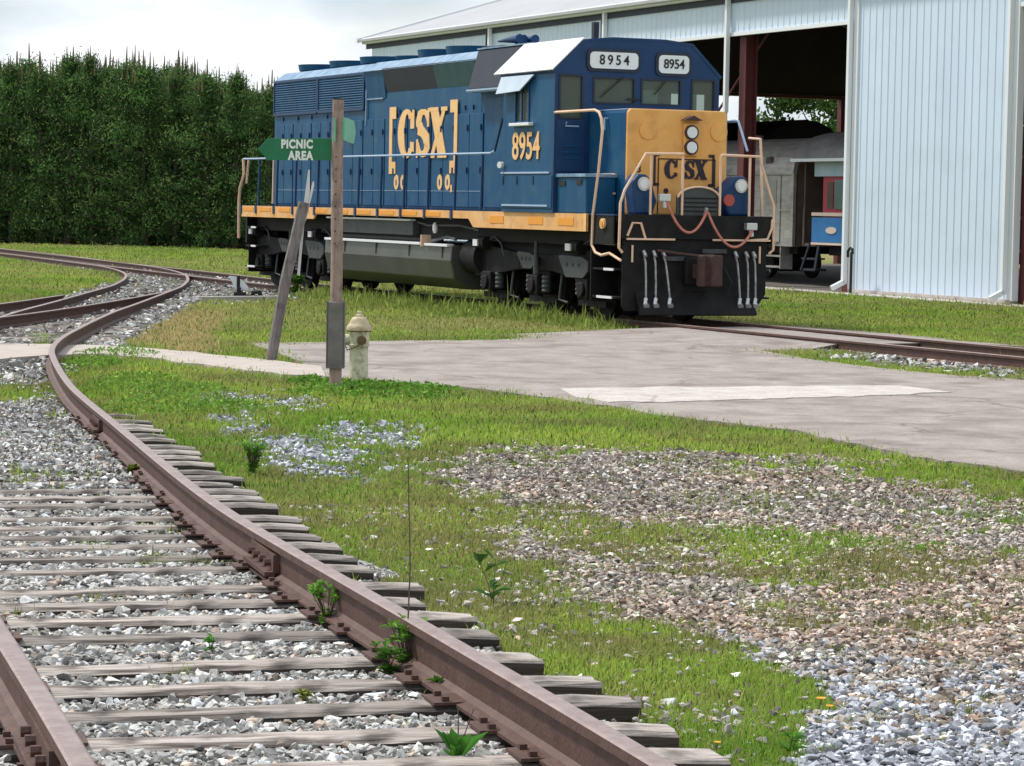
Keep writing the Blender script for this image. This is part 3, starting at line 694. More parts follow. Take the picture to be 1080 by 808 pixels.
def slab_letters(kind, W_, H_):
    """heavy slab lettering polygons inside a box W x H, origin at lower left"""
    out = []
    if kind == 'C':
        o_ = arc(.5,.5,.5,.5,42,318,26); i_ = arc(.54,.5,.16,.40,318-5,42+5,26)
        out.append(o_+i_)
        out.append([(.74,.60),(.96,.60),(.96,.98),(.86,.98),(.80,.88),(.74,.80)]); out.append([(.74,.20),(.96,.12),(.96,.32),(.74,.34)])
    if kind == 'S':
        c = [(.86,.74),(.78,.86),(.62,.92),(.44,.92),(.28,.84),(.22,.72),(.28,.60),(.45,.53),(.62,.46),(.78,.36),(.80,.24),(.70,.12),(.52,.08),(.34,.10),(.22,.18),(.15,.30)]
        w_ = [.08,.10,.11,.13,.17,.20,.21,.21,.21,.21,.20,.17,.13,.11,.10,.08]
        L_, R_ = [], []
        for i, (x, y) in enumerate(c):
            a = c[max(i-1,0)]; b = c[min(i+1,len(c)-1)]; dx, dy = b[0]-a[0], (b[1]-a[1]); l = math.hypot(dx,dy)
            nx_, ny_ = -dy/l, dx/l; wy = .5 if abs(ny_) > .8 else .8
            L_.append((x+nx_*w_[i], y+ny_*w_[i]*wy)); R_.append((x-nx_*w_[i], y-ny_*w_[i]*wy))
        out.append(L_+R_[::-1]); out.append([(.80,.62),(.93,.62),(.93,.99),(.84,.99),(.80,.9)]); out.append([(.07,.01),(.16,.01),(.20,.1),(.20,.38),(.07,.38)])
    if kind == 'X':
        out.append([(.03,1),(.47,1),(.98,0),(.54,0)]); out.append([(.76,1),(.94,1),(.24,0),(.06,0)])
        for x0, x1, y0, y1 in ((0,.5,.92,1),(.66,1,.92,1),(0,.34,0,.08),(.5,1,0,.08)): out.append([(x0,y0),(x1,y0),(x1,y1),(x0,y1)])
    return [[(x*W_, y*H_) for x, y in p] for p in out]
def letter(kind, W_, H_, o, ax, ay, nv, mt, parent, name, grow=0, flip=True, thick=.014):
    m = MB(flip=flip)
    for k, p in enumerate(slab_letters(kind, W_, H_)):
        cx = sum(q[0] for q in p)/len(p); cy = sum(q[1] for q in p)/len(p)
        off = Vector(nv)*(.0015*k)
        # split concave outlines into quads between the two runs
        n = len(p)
        if n > 8:
            h = n//2
            for i in range(h-1):
                q = [p[i], p[i+1], p[n-2-i], p[n-1-i]]
                m.prism(q, Vector(o)+off, ax, ay, Vector(nv)*thick)
        else: m.prism(p, Vector(o)+off, ax, ay, Vector(nv)*thick)
    return m.build(name, mt, parent)

# ------------------------------------------------------------------ locomotive  (local: x forward, v toward the viewer's side, z above rail)
loco = empty('locomotive', (LOC.x, LOC.y, .12), TH-math.pi/2)
tag(loco, 'dark blue diesel locomotive with yellow nose, numbered 8954, standing beside the shed', 'locomotive')
def LM(): return MB(flip=True)
def part(m, name, mt, parent=None, **k): return m.build(name, M[mt], parent or loco, **k)
m = LM(); m.box(.1,19.3,-1.2,1.2,1.25,1.70); m.box(0,19.35,-1.44,1.44,1.66,1.775); m.box(-.12,.02,-1.4,1.4,.95,1.75)
m.box(2,5,-1.0,1.0,1.05,1.3); m.box(13.5,17.5,-1.0,1.0,1.05,1.3)
under = part(m, 'underframe', 'black', bevel=.012)
m = LM(); m.box(0,19.38,-1.5,1.5,1.775,1.80); part(m, 'walkway', 'navy')
# side sills
for sd in (1, -1):
    m = LM(); y = 1.50*sd
    poly = [(0,1.795),(0,1.55),(4.9,1.55),(5.05,1.655),(13.35,1.655),(13.58,1.50),(18.42,1.50),(18.42,1.795)]
    m.prism(poly, (0,y,0), (1,0,0), (0,0,1), (0,.035*sd,0)); s_ = part(m, 'side_sill', 'yellow')
    if sd == 1:
        for u in (14.35, 16.05, 17.3): a = LM(); a.box(u,u+.62,1.536,1.543,1.59,1.72); a.build('reflector', M['yellow2'], s_)
        for u in (5.3,6.6,7.9,9.2,10.4,11.6,.5,1.7,3.0,4.2): a = LM(); a.box(u-.38,u+.38,1.536,1.543,1.68,1.76); a.build('reflector', M['yellow2'], s_)
        for u in (.0,1.05,2.3,3.55,4.96,6.16,7.42,8.69,9.95,11.2,12.54): a = LM(); a.box(u-.045,u+.045,1.535,1.56,1.63,1.80); a.build('stanchion_bracket', M['navy'], s_)
        a = LM(); a.box(18.33,18.42,1.52,1.545,1.50,1.80); a.build('end_cap', M['cream'], s_)
# long hood
prof = [(-.9,1.80),(-.9,4.60),(-.66,4.77),(.66,4.77),(.9,4.60),(.9,1.80)]
m = LM(); m.prism(prof, (.39,0,0), (0,1,0), (0,0,1), (12.0,0,0)); m.prism([(-.9,1.8),(-.9,4.03),(.9,4.03),(.9,1.8)], (12.39,0,0), (0,1,0), (0,0,1), (2.56,0,0))
hood = part(m, 'long_hood', 'blue', bevel=.02)
# roof edge strips (pale chamfer)
for sd in (1,-1):
    m = LM(); m.prism([(.905*sd,4.615),(.66*sd,4.79),(.60*sd,4.795),(.9*sd,4.56)], (.36,0,0), (0,1,0), (0,0,1), (5.95,0,0)); m.build('roof_edge', M['paleblue'], hood)
    m = LM(); m.prism([(1.03*sd,4.60),(.70*sd,4.80),(.62*sd,4.80),(.98*sd,4.57)], (6.35,0,0), (0,1,0), (0,0,1), (6.0,0,0)); m.build('roof_edge', M['paleblue'], hood)
# flared dynamic brake section
for sd in (1,-1):
    def flare(u0, u1, mt, nm):
        m = LM(); m.prism([(1.02*sd,4.58),(1.02*sd,4.62),(.86*sd,4.66),(.86*sd,4.15),(.905*sd,4.15)], (u0,0,0), (0,1,0), (0,0,1), (u1-u0,0,0)); part(m, nm, mt)
    flare(7.45,10.2,'slate','brake_grid_intake'); flare(10.2,12.3,'green_dk','brake_grid_intake')  # slate paints in the overhang's shade, teal its reflected grass green
    m = LM(); m.prism([(.99*sd,4.57),(1.0*sd,4.60),(.86*sd,4.66),(.86*sd,4.04),(.915*sd,4.04)], (6.35,0,0), (0,1,0), (0,0,1), (1.08,0,0)); part(m, 'hood_shoulder', 'blue')
m = LM(); m.box(6.33,7.3,.90,.93,4.02,4.05); m.box(6.33,6.37,.90,.94,3.5,4.62); m.build('seam_strip', M['paleblue'], hood)
# radiator grilles
for sd in (1,-1):
    for u0, u1 in ((.48,3.30),(3.42,6.18)):
        m = LM(); m.box(u0,u1,.9*sd,.915*sd,3.88,4.55)
        for i in range(13): z = 3.90+i*.05; m.prism([(.915*sd,z),(.945*sd,z-.005),(.915*sd,z+.035)], (u0+.03,0,0), (0,1,0), (0,0,1), (u1-u0-.06,0,0))
        g = part(m, 'radiator_grille', 'blue' if sd == 1 else 'blue')
        a = LM(); a.box(u0-.05,u0,.9*sd,.95*sd,3.84,4.59); a.box(u1,u1+.05,.9*sd,.95*sd,3.84,4.59); a.box(u0,u1,.9*sd,.95*sd,4.55,4.60); a.box(u0,u1,.9*sd,.95*sd,3.82,3.88); a.build('grille_frame', M['navy'], g)
# hood doors with seams and latches
edges = [.55,1.75,2.95,4.15,4.96,6.16,7.42,8.69,9.95,11.2,12.54]
for sd in (1,-1):
    for a_, b_ in zip(edges[:-1], edges[1:]):
        mid_ = (a_+b_)/2
        for x0, x1 in ((a_+.03, mid_-.012), (mid_+.012, b_-.03)):
            m = LM(); m.box(x0,x1,.9*sd,.925*sd,1.86,3.62)
            d_ = part(m, 'hood_door', 'blue', bevel=.008)
            if sd == 1:
                a = LM(); a.box(x0,x1,.925,.933,2.155,2.17); a.build('door_seam', M['paleblue'], d_)
                for zl in (2.5,3.3): a = LM(); a.box(x1-.10,x1-.05,.925,.955,zl,zl+.11); a.build('latch', M['navy'], d_)
m = LM(); m.box(12.60,13.7,.9,.925,1.86,3.9); part(m, 'hood_door', 'blue', bevel=.008); m = LM(); m.box(13.76,14.9,.9,.925,1.86,3.9); part(m, 'hood_door', 'blue', bevel=.008)
for u in (7.9,8.2,9.0,9.4,10.6,11.6,12.0,1.0,2.0,2.9,3.9): m = LM(); m.box(u-.03,u+.03,.9,.93,3.70,3.78); m.build('lifting_eye', M['navy'], hood)
m = LM(); m.lathe([(.035,0),(.05,.03),(.05,.25),(.03,.29)], (5.36,.97,3.22), 10); m.lathe([(.03,0),(.045,.03),(.03,.09)], (5.36,.97,3.58), 8); part(m, 'hood_latch_glint', 'whitelet', smooth=True)  # white piece stands in for a glint on a hood latch
# fans
for k, (u, r, hh) in enumerate(((1.31,.61,.14),(3.35,.61,.14),(5.24,.61,.15),(8.46,.58,.16),(9.95,.58,.16),(7.0,.5,.10))):
    m = LM(); m.lathe([(r-.03,0),(r-.03,.05),(r,.07),(r+.02,hh+.02),(r+.03,hh+.06),(r-.04,hh+.06),(r-.05,hh),(.12,hh+.01),(.10,hh+.04),(.0001,hh+.045)], (u,0,4.76), 32)
    part(m, 'roof_fan', 'blue', smooth=True)
m = LM(); m.box(10.9,11.9,-.3,.3,4.77,4.93); part(m, 'exhaust_stack', 'slate', bevel=.02)
m = LM(); m.tube([(.45,.3,4.77),(.45,.3,4.95),(1.0,.3,4.98)], .018, 6); part(m, 'roof_grab_rail', 'bluerail')
m = LM(); m.cyl((11.9,0,4.77),(11.9,0,5.02),.03,n=8)
for a_ in (-.16,0,.16): m.cyl((11.4,a_,5.02),(12.25+abs(a_),a_,5.03),.018,.085,12)
part(m, 'air_horn', 'navy', smooth=True)
# inertial filter compartment behind the cab
m = LM(); m.prism([(-1.18,4.04),(-.98,4.78),(.98,4.78),(1.18,4.04)], (12.36,0,0), (0,1,0), (0,0,1), (2.6,0,0)); part(m, 'filter_compartment', 'slate', bevel=.02)
m = LM(); m.box(12.36,14.9,-1.0,1.0,4.785,4.81); part(m, 'compartment_roof', 'paleblue')
m = LM(); m.box(12.34,14.95,1.17,1.20,4.01,4.04); m.box(12.34,14.95,.9,1.17,3.99,4.03); part(m, 'compartment_ledge', 'bluerail')
# cab ---------------------------------------------------------------
UC0, UC1 = 14.95, 17.14
def holed(m, a0, a1, b0, b1, holes, put):
    xs = sorted({a0, a1, *[h[0] for h in holes], *[h[1] for h in holes]}); ys = sorted({b0, b1, *[h[2] for h in holes], *[h[3] for h in holes]})
    for i in range(len(xs)-1):
        run = None
        for j in range(len(ys)-1):
            cx, cy = (xs[i]+xs[i+1])/2, (ys[j]+ys[j+1])/2
            if any(h[0] < cx < h[1] and h[2] < cy < h[3] for h in holes):
                if run is not None: put(m, xs[i], xs[i+1], run, ys[j]); run = None
            elif run is None: run = ys[j]
        if run is not None: put(m, xs[i], xs[i+1], run, b1)
FW = [(1.07,1.47,3.42,4.12),(.09,.83,3.70,4.10),(-.80,-.08,3.70,4.10),(-1.46,-1.05,3.42,4.12)]
m = LM()
holed(m, -1.57, 1.57, 1.80, 4.22, FW, lambda m, a0, a1, b0, b1: m.box(UC1-.06, UC1, a0, a1, b0, b1))
m.prism([(-1.57,4.22),(-1.02,4.74),(-.5,4.79),(.5,4.79),(1.02,4.74),(1.57,4.22)], (UC1-.06,0,0), (0,1,0), (0,0,1), (.06,0,0))
cab = part(m, 'cab', 'navy')  # darker navy on the front wall paints in its shade
RW = [(1.05,1.45,3.45,4.05),(-1.45,-1.05,3.45,4.05)]
m = LM(); holed(m, -1.57, 1.57, 1.80, 4.22, RW, lambda m, a0, a1, b0, b1: m.box(UC0, UC0+.06, a0, a1, b0, b1)); m.build('rear_wall', M['blue'], cab)
m = LM()
holed(m, UC0+.06, UC1-.06, 1.80, 4.22, [(15.52,16.05,3.38,3.94)], lambda m, a0, a1, b0, b1: m.box(a0, a1, 1.51, 1.57, b0, b1)); sidew = m.build('side_wall', M['blue'], cab)
m = LM(); holed(m, UC0+.06, UC1-.06, 1.80, 4.22, [(15.3,16.7,3.38,3.98)], lambda m, a0, a1, b0, b1: m.box(a0, a1, -1.57, -1.51, b0, b1)); m.build('side_wall', M['blue'], cab)
m = LM(); m.box(UC0+.06,UC1-.06,-1.51,1.51,2.2,2.25); m.box(15.3,15.8,.6,1.1,2.25,3.55); m.box(15.3,15.8,-1.1,-.6,2.25,3.4); m.box(16.2,16.7,.3,.9,2.25,3.5); m.build('cab_interior', M['cabin'], cab)
# roof
rp = [(-1.62,4.20),(-1.04,4.755),(-.5,4.81),(.5,4.81),(1.04,4.755),(1.62,4.20)]; rq = [(.0+x*.97, y-.04) for x, y in rp][::-1]
m = LM()
for i in range(5):
    q = [rp[i], rp[i+1], rq[4-i], rq[5-i]]
    m.prism(q, (UC0-.05,0,0), (0,1,0), (0,0,1), (UC1-UC0+.06,0,0))
croof = m.build('cab_roof', M['navy'], cab)
m = LM(); m.prism([(1.625,4.21),(1.045,4.765),(1.05,4.785),(1.64,4.225)], (UC0-.30,0,0), (0,1,0), (0,0,1), (UC1-UC0+.31,0,0)); m.build('roof_glare_panel', M['white_paint_glare'], cab)  # white panel paints in sky glare on the roof slope
m = LM(); m.prism([(14.95,0),(16.35,0),(15.95,-.27),(14.95,-.30)], (0,1.60,4.16), (1,0,0), (0,-.35,1), (0,.02,.006)); m.build('window_awning', M['awning'], cab)
# windows
def pane(x0,x1,y0,y1,z0,z1,parent,fr=.03,axis='x',name='cab_window'):
    m = LM()
    if axis == 'x':
        for a,b,c,d in ((y0-fr,y1+fr,z0-fr,z0),(y0-fr,y1+fr,z1,z1+fr),(y0-fr,y0,z0,z1),(y1,y1+fr,z0,z1)): m.box(x1-.01,x1+.015,a,b,c,d)
    else:
        for a,b,c,d in ((x0-fr,x1+fr,z0-fr,z0),(x0-fr,x1+fr,z1,z1+fr),(x0-fr,x0,z0,z1),(x1,x1+fr,z0,z1)): m.box(a,b,y1-.01,y1+.015,c,d)
    f = m.build(name, M['slate'], parent)
    m = LM(); m.box(x0,x1,y0,y1,z0,z1)if axis != 'x' else m.box((x0+x1)/2-.005,(x0+x1)/2+.005,y0,y1,z0,z1)
    m.build('glass', M['glass'], f); return f
for a0,a1,b0,b1 in FW: pane(UC1-.06,UC1,a0,a1,b0,b1,cab)
m = LM(); m.box(15.52,16.05,1.535,1.545,3.38,3.94); f = m.build('side_window', M['glass'], cab)
m = LM(); m.box(15.76,15.80,1.56,1.59,3.38,3.94); m.box(15.47,15.52,1.56,1.59,3.36,3.96); m.box(16.05,16.10,1.56,1.59,3.36,3.96); m.build('window_frame', M['navy'], f)
m = LM(); m.box(15.42,16.28,1.57,1.67,3.29,3.345); m.build('armrest', M['white_paint_glare'], cab, bevel=.01)
m = LM(); m.box(16.55,16.75,.3,.7,3.5,3.9); m.build('cab_seat', M['slate'], cab)
m = LM(); m.bar((UC1+.03,.72,3.78),(UC1+.03,.30,4.13),.015,.02); m.bar((UC1+.03,-.52,4.10),(UC1+.03,-.30,3.86),.015,.02); m.bar((UC1+.04,.22,3.76),(UC1+.04,-.02,3.76),.03,.03); m.build('wiper', M['digit'], cab)
for a_, b_, z_ in ((-.44,-.09,3.94),(-1.20,-1.06,3.90)): m = LM(); m.box(UC1-.14,UC1-.13,a_,b_,3.55,z_); m.build('daylight_panel', mat('pale_daylight', (.75,.86,.84), rough=.7), cab)  # added pale panels stand in for daylight through the rear windows
# ledges on the cab side, doors, louvres
m = LM(); m.box(14.95,17.0,1.57,1.60,2.465,2.495); m.build('ledge', M['bluerail'], cab)
m = LM(); m.box(15.0,16.95,1.50,1.60,1.90,1.93); m.build('ledge', M['bluerail'], cab)
m = LM(); m.box(14.97,17.1,1.53,1.585,1.86,2.44); m.build('lower_side_panel', M['blue'], cab, bevel=.01)
for u in (15.0,15.6,16.3): m = LM(); m.box(u,u+.05,1.585,1.60,2.28,2.42); m.build('latch', M['navy'], cab)
m = LM(); m.box(UC1,UC1+.02,1.0,1.53,2.5,3.38); dr = m.build('cab_door', M['navy'], cab, bevel=.006)
for z in (2.72,2.82,2.92): m = LM(); m.box(UC1+.02,UC1+.035,1.12,1.40,z,z+.03); m.build('louvre', M['blue'], dr)
m = LM(); m.cyl((15.0,1.6,2.62),(15.02,1.66,2.62),.06,n=10); m.build('side_lamp', M['lamp'], cab)
m = LM(); m.tube([(UC1+.02,1.35,3.34),(UC1+.08,1.40,3.27),(UC1+.08,1.15,3.27)],.012,6); m.build('door_handle', M['bluerail'], dr)
# number boards
for (y0,y1,z0,z1,txt,sz,sp,xs) in ((.03,.94,4.27,4.55,'8954',.235,1.42,.92),(-.95,-.37,4.23,4.54,'8954',.225,.98,.92)):
    m = LM(); r_ = .08; pts = []
    for cx_, cy_, a0 in ((y1-r_,z1-r_,0),(y0+r_,z1-r_,90),(y0+r_,z0+r_,180),(y1-r_,z0+r_,270)): pts += arc(cx_,cy_,r_,r_,a0,a0+90,5)
    m.prism(pts, (UC1+.002,0,0), (0,1,0), (0,0,1), (.045,0,0)); nb = m.build('number_board', M['whitelet'], cab)
    m = LM(); p2 = [((y0+y1)/2+(a-(y0+y1)/2)*(1+.05/(y1-y0)*2), (z0+z1)/2+(b-(z0+z1)/2)*(1+.05/(z1-z0)*2)) for a,b in pts]
    m.prism(p2, (UC1,0,0), (0,1,0), (0,0,1), (.03,0,0)); m.build('board_frame', M['slate'], nb)
    text_parts(txt, sz, M['digit'], nb, (UC1+.050, -(y0+y1)/2, (z0+z1)/2), (0,1,0), (0,0,1), (1,0,0), 'numerals', bold=.003, xs=xs, spacing=sp)
# cab-side number
text_parts('8954', .66, M['cream'], cab, (16.0, -1.585, 2.92), (1,0,0), (0,0,1), (0,-1,0), 'road_number', bold=.009, xs=.9, spacing=1.0)
# antenna on the cab roof
m = LM(); m.box(15.32,15.42,-.05,.05,4.8,5.18); part(m, 'roof_antenna', 'slate')
# hood lettering CSX with bracket
for ch, u0, u1 in (('C',8.20,9.12),('S',9.16,9.92),('X',9.88,10.80)):
    letter(ch, u1-u0, .98, (u0,.928,2.80), (1,0,0), (0,0,1), (0,1,0), M['cream'], hood, 'hood_letter')
for u, sgn, z0, z1 in ((7.72,1,2.50,3.84),(11.30,-1,2.50,3.90)):
    m = LM(); m.box(min(u,u+.16*sgn),max(u,u+.16*sgn),.927,.94,z0,z1)
    m.box(min(u+.16*sgn,u+.36*sgn),max(u+.16*sgn,u+.36*sgn),.927,.94,z1-.24,z1); m.box(min(u+.16*sgn,u+.36*sgn),max(u+.16*sgn,u+.36*sgn),.927,.94,z0,z0+.24); m.build('logo_bracket', M['cream'], hood)
for u in (8.14,8.50,10.45,10.85):
    m = LM(); m.prism(arc(0,0,.13,.15,0,340,18), (u,.927,2.33), (1,0,0), (0,0,1), (0,.012,0)); q = m.build('logo_mark', M['cream'], hood)
    m = LM(); m.prism(arc(0,0,.03,.07,0,340,10), (u,.9395,2.33), (1,0,0), (0,0,1), (0,.004,0)); m.build('mark_centre', M['blue'], hood)
m = LM(); m.box(11.0,11.08,.927,.939,2.14,2.28); m.build('logo_mark', M['cream'], hood)
# battery box
m = LM(); m.box(17.15,18.31,.95,1.50,1.80,2.40); bb = part(m, 'battery_box', 'blue', bevel=.02)
m = LM(); m.box(17.12,18.33,.93,1.53,2.40,2.46); m.build('lid', M['paleblue'], bb, bevel=.01)
m = LM(); m.box(17.25,17.50,1.5,1.515,2.26,2.34); m.box(17.95,18.15,1.5,1.515,2.28,2.36); m.build('slot', M['digit'], bb)
# nose
m = LM(); m.box(UC1,18.64,-.93,.93,1.80,3.53); nose = part(m, 'nose', 'blue', bevel=.05)
m = LM(); pts = []
for cx_, cy_, a0 in ((.85,3.45,0),(-.85,3.45,90)): pts += arc(cx_,cy_,.08,.10,a0,a0+90,6)
pts += [(-.93,1.80),(.93,1.80)]
m.prism(pts, (18.60,0,0), (0,1,0), (0,0,1), (.07,0,0)); nf = m.build('nose_front', M['orange'], nose, bevel=.02)
UN = 18.67
for v_, z_ in ((.56,3.20),(-.77,3.20)):
    m = LM(); m.prism(arc(0,0,.16,.16,0,345,22), (UN,v_,z_), (0,1,0), (0,0,1), (.02,0,0)); m.build('round_cover', M['orange'], nf, bevel=.006)
m = LM(); m.box(UN,UN+.05,-.36,-.09,2.78,3.34); hl = m.build('headlight', M['orange'], nose, bevel=.03)
m = LM(); m.prism([(-.40,3.38),(-.225,3.46),(-.05,3.38)], (UN,0,0), (0,1,0), (0,0,1), (.14,0,0)); m.build('visor', M['rustk'], hl)
for z_ in (3.18,2.93):
    m = LM(); m.cyl((UN+.04,-.225,z_),(UN+.09,-.225,z_),.125,n=20); m.build('lamp_rim', M['rustk'], hl)
    m = LM(); m.cyl((UN+.085,-.225,z_),(UN+.10,-.225,z_),.095,n=20); m.build('lens', M['lamp'], hl)
m = LM()
for a,b,c,d in ((-.72,-.70,1.82,2.74),(.34,.36,1.82,2.74),(-.72,.36,2.72,2.74)): m.box(UN,UN+.012,a,b,c,d)
m.build('nose_door_seam', M['rustk'], nf)
for ch, v0 in (('C',.24),('S',-.13),('X',-.32)):
    wd = .25 if ch == 'C' else .2
    if ch == 'X': wd = .24
    mm = MB(flip=True)
    letter(ch, wd, .32, (UN+.004, v0, 2.40), (0,-1,0), (0,0,1), (1,0,0), M['maroon_digit'], nf, 'nose_letter')
for v_, sg in ((.42,-1),(-.68,1)):
    m = LM(); m.box(UN,UN+.012,v_-.02,v_+.02,2.28,2.82); m.box(UN,UN+.012,min(v_,v_+.09*sg),max(v_,v_+.09*sg),2.77,2.82); m.box(UN,UN+.012,min(v_,v_+.09*sg),max(v_,v_+.09*sg),2.28,2.33); m.build('nose_bracket', M['maroon_digit'], nf)
for v_, z_ in ((.20,2.20),(-.42,2.17),(-.52,2.17)):
    m = LM(); m.cyl((UN,v_,z_),(UN+.012,v_,z_),.045,n=12); m.build('nose_mark', M['maroon_digit'], nf)
text_parts('3', .17, M['rustk'], nf, (UN+.008, -.71, 2.55), (0,1,0), (0,0,1), (1,0,0), 'nose_numeral', bold=.004)
text_parts('4', .17, M['rustk'], nf, (UN+.008, -.71, 1.98), (0,1,0), (0,0,1), (1,0,0), 'nose_numeral', bold=.004)
for z0 in (2.46,2.14):
    m = LM(); m.bar((17.45,.99,z0),(18.35,.99,z0),.035,.03); m.build('grab_iron', M['handrail'], nose)
m = LM(); m.tube([(17.9,.93,3.40),(17.9,.99,3.40),(17.9,.99,3.2)],.018,6); m.build('nose_hook', M['bluerail'], nose)
m = LM(); m.box(17.14,18.6,-.9,.9,3.535,3.55); m.build('nose_top', M['bluerail'], nose)
# front platform, anticlimber, pilot
m = LM(); m.box(19.3,19.46,-1.38,1.38,1.40,1.80); anti = part(m, 'anticlimber', 'black', bevel=.01)
for a_, b_ in ((.42,1.30),(-1.36,-.28)): m = LM(); m.box(19.46,19.49,a_,b_,1.385,1.415); m.build('edge_strip', M['handrail'], anti)
m = LM()
m.prism([(-1.33,1.40),(-1.33,.50),(-1.12,.22),(1.28,.22),(1.33,.30),(1.33,1.40)], (19.36,0,0), (0,1,0), (0,0,1), (.05,0,0))
m.prism([(19.36,.55),(19.42,.55),(19.66,.17),(19.60,.15)], (0,-1.05,0), (1,0,0), (0,0,1), (0,2.15,0))
pil = part(m, 'pilot', 'black', bevel=.008)
m = LM(); m.box(19.41,19.47,.02,.62,1.05,1.12); m.box(19.41,19.47,-.55,-.1,1.18,1.25); m.build('bracket', M['greyblk'], pil)
# coupler
m = LM(); m.box(19.3,19.55,-.30,.24,.66,1.12); cpl = part(m, 'coupler', 'black', bevel=.03)
m = LM(); m.box(19.5,19.8,-.14,.12,.76,1.0); m.prism([(19.75,-.22),(19.98,-.22),(20.02,-.02),(19.9,.03),(19.98,.13),(19.88,.2),(19.75,.16)], (0,0,.64), (1,0,0), (0,1,0), (0,0,.52)); m.build('knuckle', M['rustk'], cpl, bevel=.03)
m = LM(); m.tube([(19.5,.75,1.22),(19.72,.5,1.18),(19.85,.12,1.14),(19.85,-.1,1.16)],.02,8); m.build('uncoupling_lever', M['rustk'], cpl)
m = LM(); m.tube([(19.46,-.5,.95),(19.6,-.58,.7),(19.55,-.52,.48)],.02,8); m.build('air_line', M['rubber'], cpl)
# hoses with glad hands
for v_, dv in ((.97,0),(.79,.0),(.62,-.09),(-1.06,0),(-.92,0),(-.72,-.05)):
    m = LM(); m.tube([(19.44,v_,1.17),(19.52,v_+dv*.2,1.02),(19.55,v_+dv*.6,.72),(19.56,v_+dv,.42)],.017,8); h_ = part(m, 'brake_hose', 'sheenhose', smooth=True)
    m = LM(); m.cyl((19.44,v_,1.20),(19.52,v_,1.12),.032,n=8); m.build('valve', M['steel'], h_)
    m = LM(); m.cyl((19.56,v_+dv,.44),(19.57,v_+dv+.02,.34),.034,n=8); m.cyl((19.53,v_+dv,.34),(19.60,v_+dv,.30),.05,n=10); m.build('glad_hand', M['steel'], h_)
# multiple-unit cable: two hanging loops
def sag(p0, p1, dz, n=14):
    p0, p1 = Vector(p0), Vector(p1); return [p0.lerp(p1, i/n)+Vector((0.03*math.sin(math.pi*i/n),0,-dz*(1-(2*i/n-1)**2))) for i in range(n+1)]
m = LM(); m.tube(sag((19.55,.62,2.02),(19.58,-.10,1.86),.42),.022,8); part(m, 'jumper_cable', 'redhose', smooth=True)
m = LM(); m.tube(sag((19.58,-.12,1.86),(19.56,-.98,1.58),.42),.022,8); part(m, 'jumper_cable', 'redhose', smooth=True)
for v_, z_ in ((.66,2.08),(-.96,1.63)): m = LM(); m.box(19.46,19.58,v_-.10,v_+.10,z_-.06,z_+.06); m.cyl((19.52,v_,z_-.05),(19.52,v_-.02,z_-.17),.045,n=10); part(m, 'cable_plug', 'steel', bevel=.015)
m = LM(); m.cyl((19.5,-.11,1.80),(19.56,-.11,1.92),.03,n=8); part(m, 'cable_hook', 'steel')
# ditch lights in blue hooded housings
for vc, sg in ((.92,1),(-.78,-1)):
    m = LM()
    prof_ = [(-.17,1.80),(.14,1.80),(.2,2.12),(.22,2.34),(.12,2.46),(-.04,2.46),(-.14,2.36),(-.24,2.02)] if sg == 1 else [(-.30,1.80),(.12,1.80),(.28,2.12),(.26,2.22),(.0,2.46),(-.16,2.46),(-.27,2.34),(-.30,2.1)]
    m.prism(prof_, (18.98,vc,0), (0,1,0), (0,0,1), (.34,0,0)); dl = part(m, 'ditch_light', 'navy', bevel=.04)
    vv = vc+(.02 if sg == 1 else -.08)
    m = LM(); m.cyl((19.30,vv,2.30),(19.36,vv,2.30),.115,n=20); m.build('rim', M['steel'], dl)
    m = LM(); m.cyl((19.35,vv,2.30),(19.375,vv,2.30),.085,n=20); m.build('lens', M['lamp'], dl)
    if sg == -1: m = LM(); m.cyl((19.32,vc+.14,2.06),(19.35,vc+.14,2.06),.10,n=18); m.build('red_lamp', M['redlens'], dl)
# folding drop plate with arched top
m = LM(); m.prism([(.36,1.80),(.36,2.12)]+arc(-.03,2.06,.39,.20,10,170,12)+[(-.42,2.12),(-.42,1.80)], (19.36,0,0), (0,1,0), (0,0,1), (.05,0,0)); dp = part(m, 'drop_plate', 'greyblk')
m = LM(); m.tube([(19.43,.36,2.10)]+[(19.43,a,b) for a,b in arc(-.03,2.07,.39,.20,8,172,12)]+[(19.43,-.42,2.10)],.018,6); m.build('plate_rim', M['handrail'], dp)
for z_ in (1.86,1.93,2.0,2.07): m = LM(); m.box(19.41,19.425,-.38,.32,z_,z_+.02); m.build('tread_rib', M['black'], dp)
# handrails of the front end
for sg in (1,-1):
    top = .97 if sg == 1 else -1.13; inn = .28 if sg == 1 else -.42
    m = LM(); m.tube([(19.45,inn,2.80),(19.45,top,2.79),(19.45,1.34*sg,2.20),(19.46,1.42*sg,1.98),(19.46,1.43*sg,1.25),(19.44,1.36*sg,1.18)],.024,8); hr = part(m, 'front_handrail', 'handrail', smooth=True)
    for v_ in ((inn,.86) if sg == 1 else (inn,-.97)): m = LM(); m.tube([(19.43,v_,1.80),(19.43,v_,2.79)],.022,8); m.build('stanchion', M['handrail'], hr, smooth=True)
    m = LM(); m.tube([(19.46,.95*sg,1.40),(19.48,1.05*sg,1.66),(19.48,1.20*sg,1.66),(19.46,1.28*sg,1.45)],.022,8) if sg == 1 else m.tube([(19.46,-1.0,1.40),(19.48,-1.3,1.42),(19.48,-1.38,1.6),(19.46,-1.40,1.75)],.022,8); m.build('platform_grab', M['handrail'], hr, smooth=True)
    m = LM(); m.tube([(19.45,1.18*sg,1.30),(19.45,1.18*sg,1.02)],.018,6); m.build('step_grab', M['handrail'], hr)
